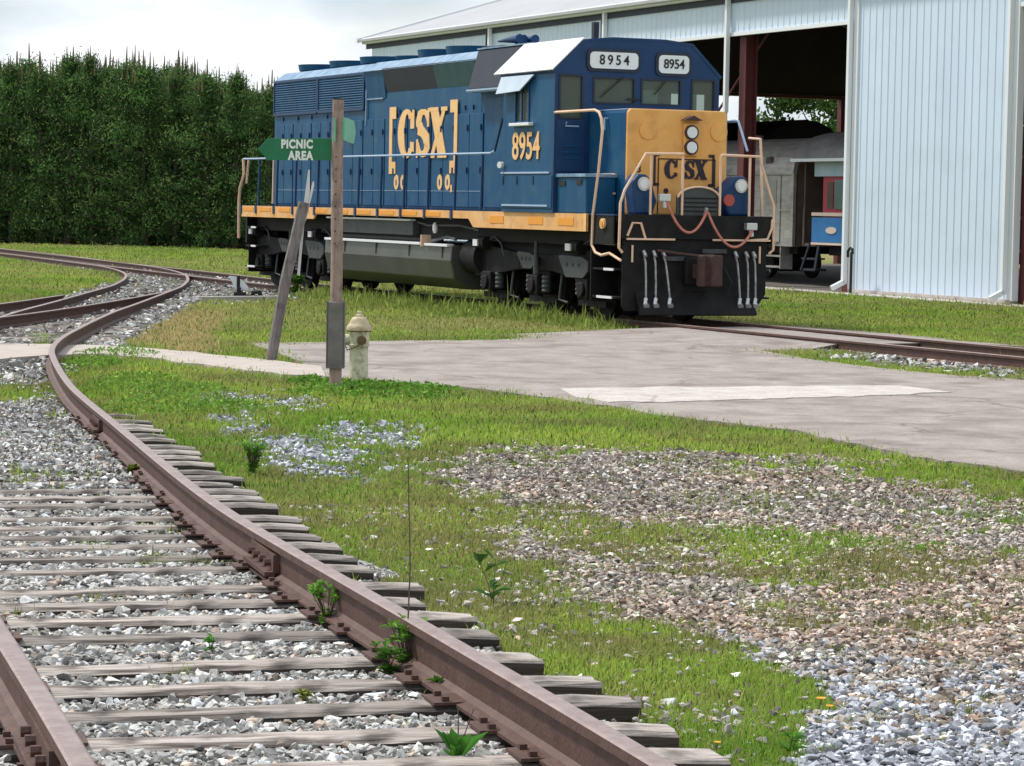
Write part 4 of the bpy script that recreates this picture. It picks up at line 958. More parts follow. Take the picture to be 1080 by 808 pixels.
# far side corner rail rising above the deck
m = LM(); m.tube([(18.9,-1.42,1.2),(18.95,-1.48,1.7),(18.85,-1.5,2.75),(18.8,-1.5,3.1),(18.4,-1.5,3.12)],.024,8); part(m, 'corner_handrail', 'handrail', smooth=True)
m = LM(); m.tube([(17.2,-1.5,3.42),(18.0,-1.5,3.42),(18.35,-1.5,2.9)],.022,8); part(m, 'corner_handrail', 'bluerail', smooth=True)
# step wells
for sg in (1,-1):
    for (ua, ub) in ((18.45,19.36),(-.02,.85)):
        m = LM(); m.box(ua,ub,.92*sg,.96*sg,.36,1.66)
        if ua > 5: m.box(ua,ua+.03,.95*sg,1.46*sg,.36,1.66); m.box(ua,ub,1.46*sg,1.49*sg,1.30,1.80)
        sw = part(m, 'step_well', 'black')
        for z_ in (.42,.88,1.30):
            m = LM(); m.box(ua+.05,ub-.02,.98*sg,1.44*sg,z_,z_+.03); st = m.build('step', M['black'], sw)
            m = LM(); m.box(ua+.5,ub-.05,1.44*sg,1.46*sg,z_-.005,z_+.035) if z_ > .5 else m.box(ua+.25,ub-.1,1.44*sg,1.46*sg,z_-.005,z_+.035); m.build('step_edge', M['white_paint_glare'], sw)
m = LM(); m.cyl((19.0,1.49,1.64),(19.0,1.53,1.64),.085,n=18); sl = part(m, 'step_light', 'cream')
m = LM(); m.cyl((19.0,1.53,1.64),(19.0,1.545,1.64),.05,n=18); m.build('lens', M['yellow2'], sl)
m = LM(); m.box(18.42,19.38,1.44,1.46,.3,1.3)
# near side corner handrail
m = LM(); m.tube([(17.11,1.55,3.50),(18.70,1.55,3.50),(18.86,1.55,3.46),(18.95,1.55,3.36),(19.0,1.55,3.15),(18.86,1.54,2.5),(18.64,1.52,1.8),(18.58,1.50,1.28),(18.72,1.50,1.16),(18.95,1.50,1.12),(19.25,1.50,1.16)],.024,8)
part(m, 'corner_handrail', 'handrail', smooth=True)
m = LM(); m.tube([(19.25,1.50,1.16),(19.60,1.46,1.05)],.022,6); part(m, 'corner_handrail', 'handrail')
# side handrails
for sg in (1,-1):
    m = LM(); m.tube([(-.12,1.46*sg,2.85),(14.15,1.46*sg,2.84),(14.35,1.46*sg,2.88)],.021,8); sr = part(m, 'side_handrail', 'bluerail', smooth=True)
    m = LM(); m.tube([(14.35,1.46*sg,2.88),(14.78,1.50*sg,3.46),(14.95,1.52*sg,3.52)],.021,8); m.build('sloped_rail', M['navy'], sr)
    for u in (1.05,2.3,3.55,4.96,6.16,7.42,8.69,9.95,11.2,12.54,13.8): m = LM(); m.tube([(u,1.48*sg,1.8),(u,1.46*sg,2.84)],.026,6); m.build('stanchion', M['navy'], sr)
# rear end rails, cream
for sg in (1,-1):
    m = LM(); m.tube([(-.12,1.46*sg,2.85),(-.08,1.46*sg,2.5),(-.35,1.46*sg,2.2),(-.42,1.46*sg,1.9),(-.40,1.46*sg,1.05)],.035,8); part(m, 'rear_handrail', 'handrail', smooth=True)
    m = LM(); m.tube([(.25,1.46*sg,2.82),(.12,1.46*sg,2.3)],.028,6); part(m, 'rear_handrail', 'handrail')
m = LM(); m.tube([(-.1,-1.3,2.82),(-.1,.75,2.82),(-.1,.75,1.85)],.03,8); part(m, 'rear_handrail', 'handrail', smooth=True)
m = LM(); m.box(-.02,.0,-1.35,1.35,.3,1.7); m.box(-.42,.0,-.3,.3,.7,1.1); part(m, 'rear_pilot', 'black')
# fuel tank and gear
tp = [(-1.44,1.14),(-1.46,.86),(-1.38,.52),(-1.05,.32),(1.05,.32),(1.38,.52),(1.46,.86),(1.44,1.14)]
m = LM(); m.prism(tp, (5.4,0,0), (0,1,0), (0,0,1), (6.95,0,0)); tank = part(m, 'fuel_tank', 'tank', bevel=.02)
m = LM(); m.box(5.5,10.87,1.36,1.50,1.13,1.175); m.build('tank_ledge', M['white_paint_glare'], tank); m = LM(); m.box(11.1,12.26,1.36,1.50,1.12,1.165); m.build('tank_ledge', M['white_paint_glare'], tank)
m = LM(); m.box(10.92,10.96,1.30,1.50,1.10,1.32); m.build('filler_neck', M['handrail'], tank)
for u in (6.6,8.4,10.2,11.9): m = LM(); m.box(u,u+.03,-1.47,1.47,.9,1.13); m.build('strap', M['tank'], tank)
m = LM(); m.box(5.4,10.1,-1.3,1.34,1.30,1.60); bx = part(m, 'equipment_box', 'greyblk', bevel=.01); m = LM(); m.box(5.4,10.15,1.30,1.43,1.575,1.61); m.build('box_ledge', M['white_paint_glare'], bx)
m = LM(); m.cyl((5.5,1.1,1.22),(10.9,1.1,1.22),.09,n=12); part(m, 'air_pipe', 'greyblk', smooth=True)
for v_ in (1.0,-1.0): m = LM(); m.cyl((12.45,v_,.95),(13.15,v_,.95),.34,n=20); part(m, 'air_reservoir', 'black', smooth=True)
m = LM(); m.tube([(10.4,1.35,1.56),(11.0,1.38,1.50),(12.6,1.38,1.52),(13.5,1.38,1.44)],.02,6); m.tube([(11.2,1.38,1.2),(11.8,1.3,1.3),(12.4,1.38,1.26)],.03,6); part(m, 'brake_piping', 'greyblk', smooth=True)
m = LM(); m.lathe([(.03,0),(.05,.05),(.05,.15),(.02,.2)], (11.45,1.42,1.36), 8); part(m, 'filler_cap', 'white_paint_glare')
# trucks
def truck(uc):
    m = LM(); fr = [(-2.75,.62),(-2.75,1.02),(-2.2,1.18),(-.7,1.06),(.7,1.06),(2.2,1.18),(2.75,1.02),(2.75,.62),(2.3,.55),(1.75,.82),(.65,.82),(.35,.58),(-.35,.58),(-.65,.82),(-1.75,.82),(-2.3,.55)]
    h = len(fr)//2
    for sg in (1,-1):
        pairs = [(fr[i], fr[len(fr)-1-i]) for i in range(h)]
        top = [(-2.75,1.0),(-2.2,1.18),(-.7,1.06),(.7,1.06),(2.2,1.18),(2.75,1.0)]; bot = [(-2.75,.6),(-2.2,.62),(-.7,.78),(.7,.78),(2.2,.62),(2.75,.6)]
        for i in range(5): m.prism([top[i],top[i+1],bot[i+1],bot[i]], (uc,1.02*sg,0), (1,0,0), (0,0,1), (0,.14*sg,0))
    m.box(uc-2.7,uc-2.5,-1.05,1.05,.65,1.0); m.box(uc+2.5,uc+2.7,-1.05,1.05,.65,1.0); m.box(uc-.4,uc+.4,-1.05,1.05,.7,1.05)
    t = part(m, 'truck', 'black', bevel=.015)
    for a in (-2.07,0,2.07):
        for sg in (1,-1):
            m = LM(); c_ = (uc+a,0,.51)
            m.cyl((uc+a,.68*sg,.51),(uc+a,.80*sg,.51),.508,n=32); m.cyl((uc+a,.64*sg,.51),(uc+a,.68*sg,.51),.535,n=32); m.cyl((uc+a,.80*sg,.51),(uc+a,.92*sg,.51),.16,n=16); m.build('wheel', M['rustk'] if False else M['black'], t, smooth=True)
            m = LM(); m.box(uc+a-.2,uc+a+.2,1.0*sg,1.22*sg,.36,.70); m.cyl((uc+a,1.22*sg,.51),(uc+a,1.27*sg,.51),.13,n=14); m.build('journal_box', M['black'], t, bevel=.02)
            for q in (-.34,.34): m = LM(); m.lathe([(.075,0),(.09,.03),(.075,.06),(.09,.1),(.075,.14),(.09,.18),(.075,.22),(.09,.26),(.075,.3)], (uc+a+q,1.09*sg,.40), 12); m.build('spring', M['greyblk'], t, smooth=True)
        m = LM(); m.cyl((uc+a,-.66,.51),(uc+a,.66,.51),.09,n=10); m.build('axle', M['black'], t)
        m = LM(); m.box(uc+a-.15,uc+a+.85,-.55,.55,.22,1.0); m.build('traction_motor', M['black'], t, bevel=.04)
        for sg in (1,-1): m = LM(); m.box(uc+a-.66,uc+a-.53,.62*sg,.86*sg,.28,.78); m.box(uc+a-.6,uc+a+.5,.93*sg,1.0*sg,.22,.32); m.build('brake_rigging', M['black'], t)
    for sg in (1,-1):
        for a0, a1, z0, z1 in ((-.95,-.10,.80,1.10),(.85,2.05,.70,1.08)):
            m = LM(); c0 = uc+.3+a0; c1 = uc+.3+a1
            m.prism([(c0,z1-.03),(c0+.1,z1),(c1-.25,z1-.02),(c1,z1-.10),(c1,z0+.12),(c1-.2,z0),(c0+.3,z0)], (0,1.17*sg,0), (1,0,0), (0,0,1), (0,.08*sg,0)); pl_ = m.build('spring_plank', M['greyblk'], t, bevel=.01)
            for q in (.3,.5,.7): m = LM(); xx = c0+(c1-c0)*q; m.cyl((xx,1.25*sg,(z0+z1)/2+.03),(xx,1.255*sg,(z0+z1)/2+.03),.035,n=10); m.build('hole', M['digit'], t)
        m = LM(); m.cyl((uc+.32,1.28*sg,.72),(uc+.28,1.28*sg,1.05),.055,n=10); m.cyl((uc+.28,1.28*sg,1.05),(uc+.30,1.28*sg,1.3),.035,n=10); m.build('shock_absorber', M['greyblk'], t, smooth=True)
        for a in (-2.15,1.9):
            m = LM(); m.cyl((uc+a-.28,1.22*sg,1.22),(uc+a+.15,1.22*sg,1.22),.12,n=14); bc = m.build('brake_cylinder', M['black'], t, smooth=True)
            m = LM(); m.box(uc+a-.22,uc+a-.02,1.34*sg,1.37*sg,1.16,1.28); m.build('tag_plate', M['white_paint_glare'], t)
            m = LM(); m.tube([(uc+a+.2,1.2*sg,1.28),(uc+a+.5,1.24*sg,1.34),(uc+a+.8,1.24*sg,1.22),(uc+a+.95,1.24*sg,1.0)],.018,6); m.build('sand_hose', M['greyblk'], t)
        for a in (-1.15,.95): m = LM(); m.tube([(uc+a,1.05*sg,.95),(uc+a,1.12*sg,.30),(uc+a+.35,1.12*sg,.26)],.022,6); m.build('brake_hanger', M['greyblk'], t)
    return t
truck(15.55); truck(2.4)

# ------------------------------------------------------------------ train shed (same axes as the locomotive's track)
GZ = -.12
shed = empty('train_shed', (*LW(0, -13.8), .0), TH-math.pi/2)
tag(shed, 'large white corrugated metal train shed with open bays and a low grey roof', 'shed')
def corr(u0, u1, z0, z1, v=0.0, step=.305, d=.016, sg=1):
    """corrugated sheet running along u"""
    m = LM(); u = u0; pts = []
    while u < u1-.01:
        e = min(u+step, u1); pts += [(u, 0), (max(u, e-.075), 0), (max(u, e-.055), d), (max(u, e-.025), d)]; u = e
    pts.append((u1, 0)); pts = [pts[0]]+[b for a, b in zip(pts, pts[1:]) if b != a]
    vs = []; fs = []
    for x, y in pts: vs += [(x, v+y*sg, z0), (x, v+y*sg, z1), (x, v-.05*sg, z0), (x, v-.05*sg, z1)]
    for i in range(len(pts)-1):
        a = i*4; b = a+4; fs += [(a, b, b+1, a+1), (a+2, a+3, b+3, b+2), (a+1, b+1, b+3, a+3), (a, a+2, b+2, b)]
    fs += [(0,1,3,2), (len(vs)-4, len(vs)-2, len(vs)-1, len(vs)-3)]
    m.add(vs, fs); return m
EV, HD, BV = 7.72, 6.72, -22.5       # eave, header, back wall offset in v
def sp(m, name, mt, **k): return m.build(name, M[mt], shed, **k)
sp(corr(1.15, 8.1, .10, EV), 'wall_panel', 'shedwall')
sp(corr(-32.4, 1.15, HD, EV), 'header_panel', 'shedwall'); sp(corr(8.1, 34, HD, EV), 'header_panel', 'shedwall')
sp(corr(-32.4, -12.2, .1, HD), 'wall_panel', 'shedwall'); sp(corr(15.6, 34, .1, HD), 'wall_panel', 'shedwall')
for u in (1.17, 8.1):
    m = LM(); m.box(u-.10,u+.10,-.12,.05,.1,EV); sp(m, 'corner_trim', 'shedtrim')
for a_, b_ in ((-12.2,1.05),(8.2,15.6)): m = LM(); m.box(a_,b_,-.06,.04,HD-.10,HD); sp(m, 'header_trim', 'shedtrim')
# foundation strip
for a_, b_ in ((1.1,8.15),(-32.5,-12.2)): m = LM(); m.box(a_,b_,-.15,.07,0,.13); sp(m, 'foundation', 'concrete')
# gutter, fascia, downspouts
m = LM(); m.box(-32.9,34.4,.03,.22,EV-.05,EV+.16); sp(m, 'gutter', 'shedtrim', bevel=.02)
m = LM(); m.box(-32.9,34.4,.0,.05,EV-.22,EV-.05); sp(m, 'eave_shade_strip', 'slate')  # dark strip paints in the shade under the gutter
for u in (-21.5, -13.0, -5.4, 1.0, 7.95):
    z0 = .25 if u in (1.0, 7.95) else (HD-.5 if u < -12 else 4.6)
    m = LM(); m.box(u-.06,u+.06,.05,.17,z0,EV-.05)
    if z0 == .25: m.bar((u,.11,.30),(u+(.0),.45,.14),.12,.12)
    sp(m, 'downspout', 'shedtrim', bevel=.01)
m = LM(); m.tube([(-5.4,.11,4.6),(-5.5,.05,4.2),(-5.5,.0,.3)],.05,8); sp(m, 'downspout', 'shedtrim')
m = LM(); m.box(-21.9,-21.8,.03,.09,HD,EV-.1); m.box(-13.3,-13.2,.03,.09,HD,EV-.1); sp(m, 'panel_joint', 'slate')
# roof
SL = .30; RV = -12.0
m = LM(); m.prism([(.35,EV+.10),(RV,EV+.10+SL*12.35),(RV,EV+.02+SL*12.35),(.35,EV+.02)], (-32.9,0,0), (0,1,0), (0,0,1), (67.3,0,0)); sp(m, 'roof', 'shedroof')
m = LM(); m.prism([(RV,EV+.10+SL*12.35),(2*RV-.35,EV+.1),(2*RV-.35,EV+.02),(RV,EV+.02+SL*12.35)], (-32.9,0,0), (0,1,0), (0,0,1), (67.3,0,0)); sp(m, 'roof', 'shedroof')
m = LM(); m.prism([(.40,EV+.15),(RV,EV+.15+SL*12.4),(RV,EV-.02+SL*12.4),(.40,EV-.02)], (-33.0,0,0), (0,1,0), (0,0,1), (.14,0,0)); sp(m, 'rake_trim', 'shedtrim')
m = LM(); m.prism([(-.05,EV-.03),(RV,EV-.03+SL*12),(RV,EV-.01+SL*12),(-.05,EV-.01)], (-32.2,0,0), (0,1,0), (0,0,1), (66,0,0)); sp(m, 'roof_shade_lining', 'shedin')  # added dark sheet paints in the shade beneath the roof
m = LM(); m.prism([(RV,EV-.03+SL*12),(2*RV+.05,EV-.03),(2*RV+.05,EV-.01),(RV,EV-.01+SL*12)], (-32.2,0,0), (0,1,0), (0,0,1), (66,0,0)); sp(m, 'roof_shade_lining', 'shedin')
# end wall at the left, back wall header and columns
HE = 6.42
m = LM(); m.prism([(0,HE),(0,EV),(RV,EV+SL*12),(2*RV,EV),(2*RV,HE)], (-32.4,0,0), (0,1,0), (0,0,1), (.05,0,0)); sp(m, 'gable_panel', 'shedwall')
m = LM(); m.prism([(-.1,HE+.02),(-.1,EV-.05),(RV,EV-.1+SL*12),(2*RV+.1,EV-.05),(2*RV+.1,HE+.02)], (-32.34,0,0), (0,1,0), (0,0,1), (.05,0,0)); sp(m, 'gable_shade_lining', 'shedin')  # dark inner sheet paints in the gable's shaded side
m = LM(); m.box(-32.45,-32.2,2*RV,0,HE-.12,HE); sp(m, 'gable_beam', 'maroon')
for v in (-19.3, -12.5, -6.2): m = LM(); m.box(-32.5,-32.2,v-.15,v+.15,0,HE-.12); sp(m, 'gable_column', 'maroon')
BV = 2*RV+.2
HB = 5.6
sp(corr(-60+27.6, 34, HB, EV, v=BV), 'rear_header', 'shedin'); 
m = LM(); m.box(-32.4,34,BV+.02,BV+.12,HB-.25,HB); sp(m, 'rear_beam', 'maroon')
for u in (-46+14, -27.4, -20.4, -12.8, -5.6, 1.2, 8.0, 15.3, 22, 30):
    m = LM(); m.box(u-.16,u+.16,BV+.1,BV+.4,0,EV); sp(m, 'rear_column', 'maroon')
for u in (-5.0, .6, 8.35, 15.4, -12.0):
    m = LM(); m.box(u-.17,u+.17,-.52,-.48,0,EV-.2); m.box(u-.17,u+.17,-.20,-.16,0,EV-.2); m.box(u-.02,u+.02,-.48,-.2,0,EV-.2); sp(m, 'front_column', 'maroon')
for u in (-28,-20,-12,-5.0,.6,8.35,15.4,23):
    m = LM(); m.prism([(0,EV-.25),(RV,EV-.25+SL*12),(2*RV,EV-.25),(2*RV,EV-.65),(RV,EV-.7+SL*12),(0,EV-.65)][:3]+[(RV,EV-.8+SL*12)], (u-.08,0,0), (0,1,0), (0,0,1), (.16,0,0)); sp(m, 'roof_beam', 'maroon')
for k in range(9):
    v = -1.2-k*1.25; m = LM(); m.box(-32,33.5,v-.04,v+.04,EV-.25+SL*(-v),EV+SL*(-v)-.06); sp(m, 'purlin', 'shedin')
m = LM(); m.bar((-11.8,-1.2,2.2),(-5.2,-1.2,7.0),.05,.05); sp(m, 'brace_rod', 'maroon')
m = LM(); m.box(-32,33,2*RV+.6,-.3,-.02,.02)
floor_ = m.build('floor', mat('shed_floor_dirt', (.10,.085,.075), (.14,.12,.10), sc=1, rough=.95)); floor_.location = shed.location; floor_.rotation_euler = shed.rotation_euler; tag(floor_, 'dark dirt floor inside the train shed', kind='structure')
m = LM(); m.box(-33,35,.10,.75,-.02,.045); o_ = m.build('pavement', M['concrete']); o_.location = shed.location; o_.rotation_euler = shed.rotation_euler; tag(o_, 'pale strip along the foot of the shed wall', kind='structure')
# standpipe beside the wall
c_ = LW(1.9, -13.35); o = empty('standpipe', (c_.x, c_.y, 0), TH-math.pi/2); tag(o, 'thin dark standpipe with a bent top in front of the white wall', 'pipe')
m = LM(); m.tube([(0,0,-.05),(0,0,1.05)],.035,8); m.build('pipe', M['switchblk'], o, smooth=True)
m = LM(); m.tube([(-.16,0,.92),(-.17,0,1.06),(-.06,0,1.15),(.04,0,1.12),(.05,0,1.0)],.035,8); m.build('spout', M['switchblk'], o, smooth=True)
# ------------------------------------------------------------------ passenger cars in the shed
def car_frame(name, label, cat, u): 
    p = LW(u, -17.5); o = empty(name, (p.x, p.y, .0), TH-math.pi/2); tag(o, label, cat, 'passenger cars inside the shed'); return o
c1 = car_frame('passenger_car', 'silver ribbed passenger car with a rounded roof, parked in the shed', 'railway car', -5.65)
def roofp(z0, hw, n=12, rise=.95): return [(hw*math.cos(R(a)), z0+rise*math.sin(R(a))) for a in [180*i/n for i in range(n+1)]]
m = LM(); m.prism([(1.5,1.05),(1.5,2.95)]+roofp(3.05,1.48,14,1.0)+[(-1.5,2.95),(-1.5,1.05)], (-25,0,0), (0,1,0), (0,0,1), (24.9,0,0)); b1 = m.build('body', M['silver'], c1)
m = LM()
for i in range(9): m.box(-24.9,-.9,1.5,1.525,1.12+i*.085,1.12+i*.085+.045)
m.box(-24.9,-.1,1.5,1.54,2.02,2.06); m.box(-24.9,-.1,1.5,1.54,3.0,3.05); m.build('ribbing', M['silver'], b1)
for u in (-4.6,-7,-9.4,-11.8,-14.2,-16.6,-19,-21.4):
    m = LM(); m.box(u-.75,u+.75,1.5,1.53,2.15,2.92); w_ = m.build('window', M['carroof'], b1, bevel=.02); m = LM(); m.box(u-.66,u+.66,1.53,1.54,2.23,2.84); m.build('pane', M['carglass'], w_)
m = LM(); m.box(-1.75,-.75,1.5,1.53,1.15,2.98); d_ = m.build('door', M['silver'], c1, bevel=.01); m = LM(); m.box(-1.55,-.95,1.53,1.545,2.2,2.85); m.build('pane', mat('dull_pane', (.28,.26,.23), rough=.3), d_, bevel=.01)
m = LM(); m.box(-.1,.02,-1.42,1.42,1.1,3.0); m.prism([(1.42,3.0)]+roofp(3.0,1.42,14,.95)+[(-1.42,3.0)], (-.1,0,0), (0,1,0), (0,0,1), (.1,0,0)); m.build('end_wall', M['brown_in'], c1)
m = LM(); ol = [(1.52,1.05),(1.52,3.0)]+roofp(3.05,1.52,14,1.02)+[(-1.52,3.0)]; 
for i in range(len(ol)-1):
    a, b = ol[i], ol[i+1]; m.bar((-.02,a[0],a[1]),(-.02,b[0],b[1]),.09,.12)
m.build('end_moulding', M['silver'], c1)
m = LM(); m.box(.0,.35,-.55,.55,1.1,3.1); m.build('diaphragm', M['brown_in'], c1)
m = LM(); m.box(-24.5,-.3,-1.2,1.2,.85,1.05); m.box(-18,-6,-1.1,1.1,.45,.85)
for a in (-22.5,-20,-5.2,-2.8): m.cyl((a,-.75,.57),(a,-.65,.57),.45,n=20); m.cyl((a,.65,.57),(a,.8,.57),.45,n=20)
m.build('underframe', M['black'], c1)
m = LM(); m.box(-1.7,-.8,1.1,1.45,.45,.50); m.box(-1.7,-.8,1.2,1.45,.75,.80); m.box(-.78,-.74,1.1,1.48,.42,1.08); m.build('steps', M['silver'], c1)
m = LM(); m.cyl((-4.2,.4,3.9),(-4.2,.4,4.15),.18,n=12); m.build('roof_vent', M['carroof'], c1); m = LM(); m.cyl((-1.6,1.30,3.34),(-1.6,1.42,3.30),.19,n=14); m.build('round_vent', M['brown_in'], c1)
c2 = car_frame('coach', 'blue and red coach with a dark overhanging roof, half hidden by the white wall', 'railway car', -5.55)
m = LM(); m.prism([(1.45,1.85),(1.45,3.35),(-1.45,3.35),(-1.45,1.85)], (1.35,0,0), (0,1,0), (0,0,1), (14,0,0)); b2 = m.build('body', M['carred'], c2)
m = LM(); m.box(.9,15.4,1.38,1.52,1.20,1.86); m.box(.9,15.4,-1.52,-1.38,1.20,1.86); bl = m.build('lower_side', M['carblue'], c2)
m = LM(); m.box(.9,15.4,1.38,1.535,1.90,1.99); m.box(.9,15.4,1.38,1.535,1.13,1.19); m.build('stripe', M['carcream'], c2)
m = LM(); m.prism(arc(0,0,.28,.09,0,350,20), (1.95,1.52,1.52), (1,0,0), (0,0,1), (0,.02,0)); m.build('crest', M['carcream'], bl)
m = LM(); m.box(1.0,15.4,1.40,1.53,2.95,3.42); m.build('letter_board', M['carpale'], c2)
for u in (2.6,4.2,5.8,7.4): m = LM(); m.box(u-.62,u+.62,1.45,1.48,2.08,2.86); m.build('window', M['carglass'], b2, bevel=.01)
m = LM(); m.box(1.6,1.9,1.45,1.47,2.1,2.8); m.build('window', M['brown_in'], b2)
m = LM(); m.prism([(1.78,3.40)]+roofp(3.42,1.72,14,.78)+[(-1.78,3.40)], (.15,0,0), (0,1,0), (0,0,1), (15,0,0)); m.build('roof', M['carroof'], c2, smooth=True)
m = LM(); m.box(.15,.22,-1.7,1.7,3.34,3.50); m.box(.15,15,1.70,1.80,3.34,3.42); m.build('roof_edge', M['shedtrim'], c2)
m = LM(); m.box(.2,1.35,-1.4,1.4,1.08,1.16); m.box(.2,.24,-1.4,1.4,1.16,2.1); m.cyl((.3,1.4,1.1),(.3,1.4,3.4),.03); m.cyl((.3,-1.4,1.1),(.3,-1.4,3.4),.03); m.build('platform', M['brown_in'], c2)
m = LM(); m.box(.35,1.1,1.15,1.5,.42,.48); m.box(.35,1.1,1.2,1.5,.72,.77); m.bar((.35,1.5,.42),(.8,1.5,1.15),.05,.06); m.bar((1.1,1.5,.45),(1.3,1.5,1.15),.05,.10); m.build('steps', M['slate'], c2)
m = LM(); m.box(1.3,15,-1.2,1.2,.85,1.12)
for a in (3,4.8,12,14): m.cyl((a,-.75,.57),(a,-.65,.57),.45,n=20); m.cyl((a,.65,.57),(a,.8,.57),.45,n=20)
m.build('underframe', M['black'], c2)
# dark coach roof further back in the shed
p = LW(-16.2, -21.6); c3 = empty('hopper_car', (p.x, p.y, 0), TH-math.pi/2); tag(c3, 'black roofed car standing behind the silver passenger car', 'railway car', 'passenger cars inside the shed')
m = LM(); m.prism([(1.5,1.1),(1.5,3.6)]+roofp(3.6,1.5,10,1.25)+[(-1.5,1.1)], (-12,0,0), (0,1,0), (0,0,1), (13.2,0,0)); m.build('body', M['black'], c3)
m = LM(); m.box(-12,1.1,-1.1,1.1,.7,1.1)
for a in (-10,-8.2,-2,0): m.cyl((a,-.75,.57),(a,.75,.57),.45,n=20)
m.build('underframe', M['black'], c3)

# ------------------------------------------------------------------ posts, signs, hydrant
def wobble_post(name, pts, r, mt, parent=None, n=10):
    rr = random.Random(3); m = MB(); m.tube(pts, r, n); m.v = [(x+rr.uniform(-.006,.006), y+rr.uniform(-.006,.006), z) for x, y, z in m.v]
    return m.build(name, M[mt], parent, smooth=True)
b = at(353.5, 411); H_ = 305*b.y/F
post = empty('sign_post', b); tag(post, 'tall brown wooden post with a grey sleeve near its foot, beside the hydrant', 'post')
wobble_post('shaft', [(0,0,-.15),(0,0,.6),(-.005,0,1.5),(-.01,0,2.4),(-.012,0,H_)], .062, 'wood', post, 12)
m = MB(); m.cyl((-.012,0,H_-.01),(-.012,0,H_+.015),.058,n=12); m.build('post_cap', M['switchblk'], post)
z0, z1 = (411-388)*b.y/F, (411-318)*b.y/F
m = MB(); m.box(-.088,.088,-.08,.08,z0,z1); gb = m.build('sleeve', M['greybox'], post, bevel=.012)
m = MB(); m.box(-.098,-.088,-.085,.085,z0,z1+.01); m.box(.088,.094,-.085,.085,z0,z1+.01); m.box(-.09,.09,-.09,-.08,z0,z0+.03); m.build('edge_strip', M['greybox'], gb)
for k in range(8): m = MB(); m.cyl((.0-.02,-.055,1.55+k*.13),(-.02,-.066,1.55+k*.13),.008,n=6); m.build('nail', M['switchblk'], post)
def sx(px): return (px-352.8)*b.y/F
def sz_(py): return (411-py)*b.y/F
sg_ = empty('arrow_sign', (b.x, b.y, b.z)); tag(sg_, 'dark green arrow sign reading picnic area, pointing left', 'sign')
zc = (sz_(147.5)+sz_(170.5))/2; hh = (sz_(147.5)-sz_(170.5))/2; xl, xm, xr = sx(268), sx(278), sx(347.6)
rol = .0
m = MB(); m.prism([(xl,0),(xm,hh),(xr,hh+.012),(xr,-hh+.012),(xm,-hh)], (0,.0,zc), (1,0,0), (0,0,1), (0,.025,0)); bd = m.build('board', M['signgreen'], sg_, bevel=.003)
text_parts('PICNIC', .122, M['whitelet'], bd, ((sx(293)+sx(322))/2+.015,-.003,zc+.055), (1,0,0.01), (0,0,1), (0,-1,0), 'lettering', bold=.0065, xs=.78, spacing=1.12, depth=.004)
text_parts('AREA', .125, M['whitelet'], bd, ((sx(299)+sx(321))/2+.03,-.003,zc-.065), (1,0,0.01), (0,0,1), (0,-1,0), 'lettering', bold=.0065, xs=.78, spacing=1.12, depth=.004)
sg2 = empty('arrow_sign', (b.x, b.y, b.z)); tag(sg2, 'pale green arrow sign seen nearly edge-on near the top of the post', 'sign')
za, zb = sz_(148), sz_(122.5)
m = MB(); m.prism([(0,za),(0,zb-.02),(.72,zb-.03),(.86,(za+zb)/2-.02),(.72,za-.02)], (sx(356.8),-.03,0), (.082,1,0), (0,0,1), (.022,0,0)); m.build('board', M['palegreen'], sg2)
m = MB(); m.box(sx(349.2),sx(350.2),-.3,.1,za-.02,zb-.03); m.build('backing_strip', M['palegreen'], sg2)
# leaning post
lb = at(284, 382); tl = Vector(((316-540)/F*lb.y*1.0, 0, 0)); h2 = 171*lb.y/F; dx = (318-284)*lb.y/F
lp = empty('leaning_post', lb); tag(lp, 'short dark grey post leaning to the right in the grass', 'post')
wobble_post('shaft', [(0,0,-.1),(dx*.45,.02,h2*.5),(dx,.05,h2*.99)], .068, 'wood_grey', lp, 8)
def lw(px, py, yy=.1): return ((px-284)*lb.y/F, yy, (382-py)*lb.y/F)
m = MB(); m.add([lw(311,291),lw(314.5,291),lw(318.5,232),lw(323,205),lw(323,179),lw(321.5,178),lw(317,205),lw(314,232)],[]); m.v = []
m.prism([(311.5,289),(314.0,291),(318.5,232),(323.5,204),(323.2,179),(321.8,178),(318.5,205),(315.5,232)], (0,0,0), (1,0,0), (0,0,1), (0,1,0)); m.v = [lw(x, z, .12+.02*y) for x, y, z in m.v]
m.build('splintered_board', mat('bleached_wood', (.62,.60,.58), (.7,.69,.68), sc=8, rough=.8), lp)
m = MB(); m.prism([(318.5,232),(320,232),(328,195),(327.6,190),(326,192)], (0,0,0), (1,0,0), (0,0,1), (0,1,0)); m.v = [lw(x, z, .13+.02*y) for x, y, z in m.v]; m.build('splintered_board', bpy.data.materials['bleached_wood'], lp)
# hydrant
hb = at(378, 403); hy = empty('fire_hydrant', hb, R(-10)); tag(hy, 'old cream fire hydrant with a tan bonnet next to the post', 'fire hydrant')
m = MB(); m.lathe([(.105,-.1),(.108,.10),(.102,.30),(.104,.40)], (0,0,0), 28); m.build('barrel', M['hydrant'], hy, smooth=True)
m = MB(); m.lathe([(.104,.395),(.118,.40),(.118,.42),(.112,.425),(.116,.56),(.124,.57)], (0,0,0), 28); m.build('nozzle_section', M['hydrant'], hy, smooth=True)
m = MB(); m.lathe([(.112,.572),(.136,.575),(.140,.60),(.132,.625),(.118,.64),(.108,.655),(.088,.70),(.078,.715),(.066,.722),(.04,.728)], (0,0,0), 28); bn = m.build('bonnet', M['bonnet'], hy, smooth=True)
m = MB(); m.lathe([(.123,.561),(.123,.574)], (0,0,0), 28); m.build('gasket', M['hyddark'], hy)
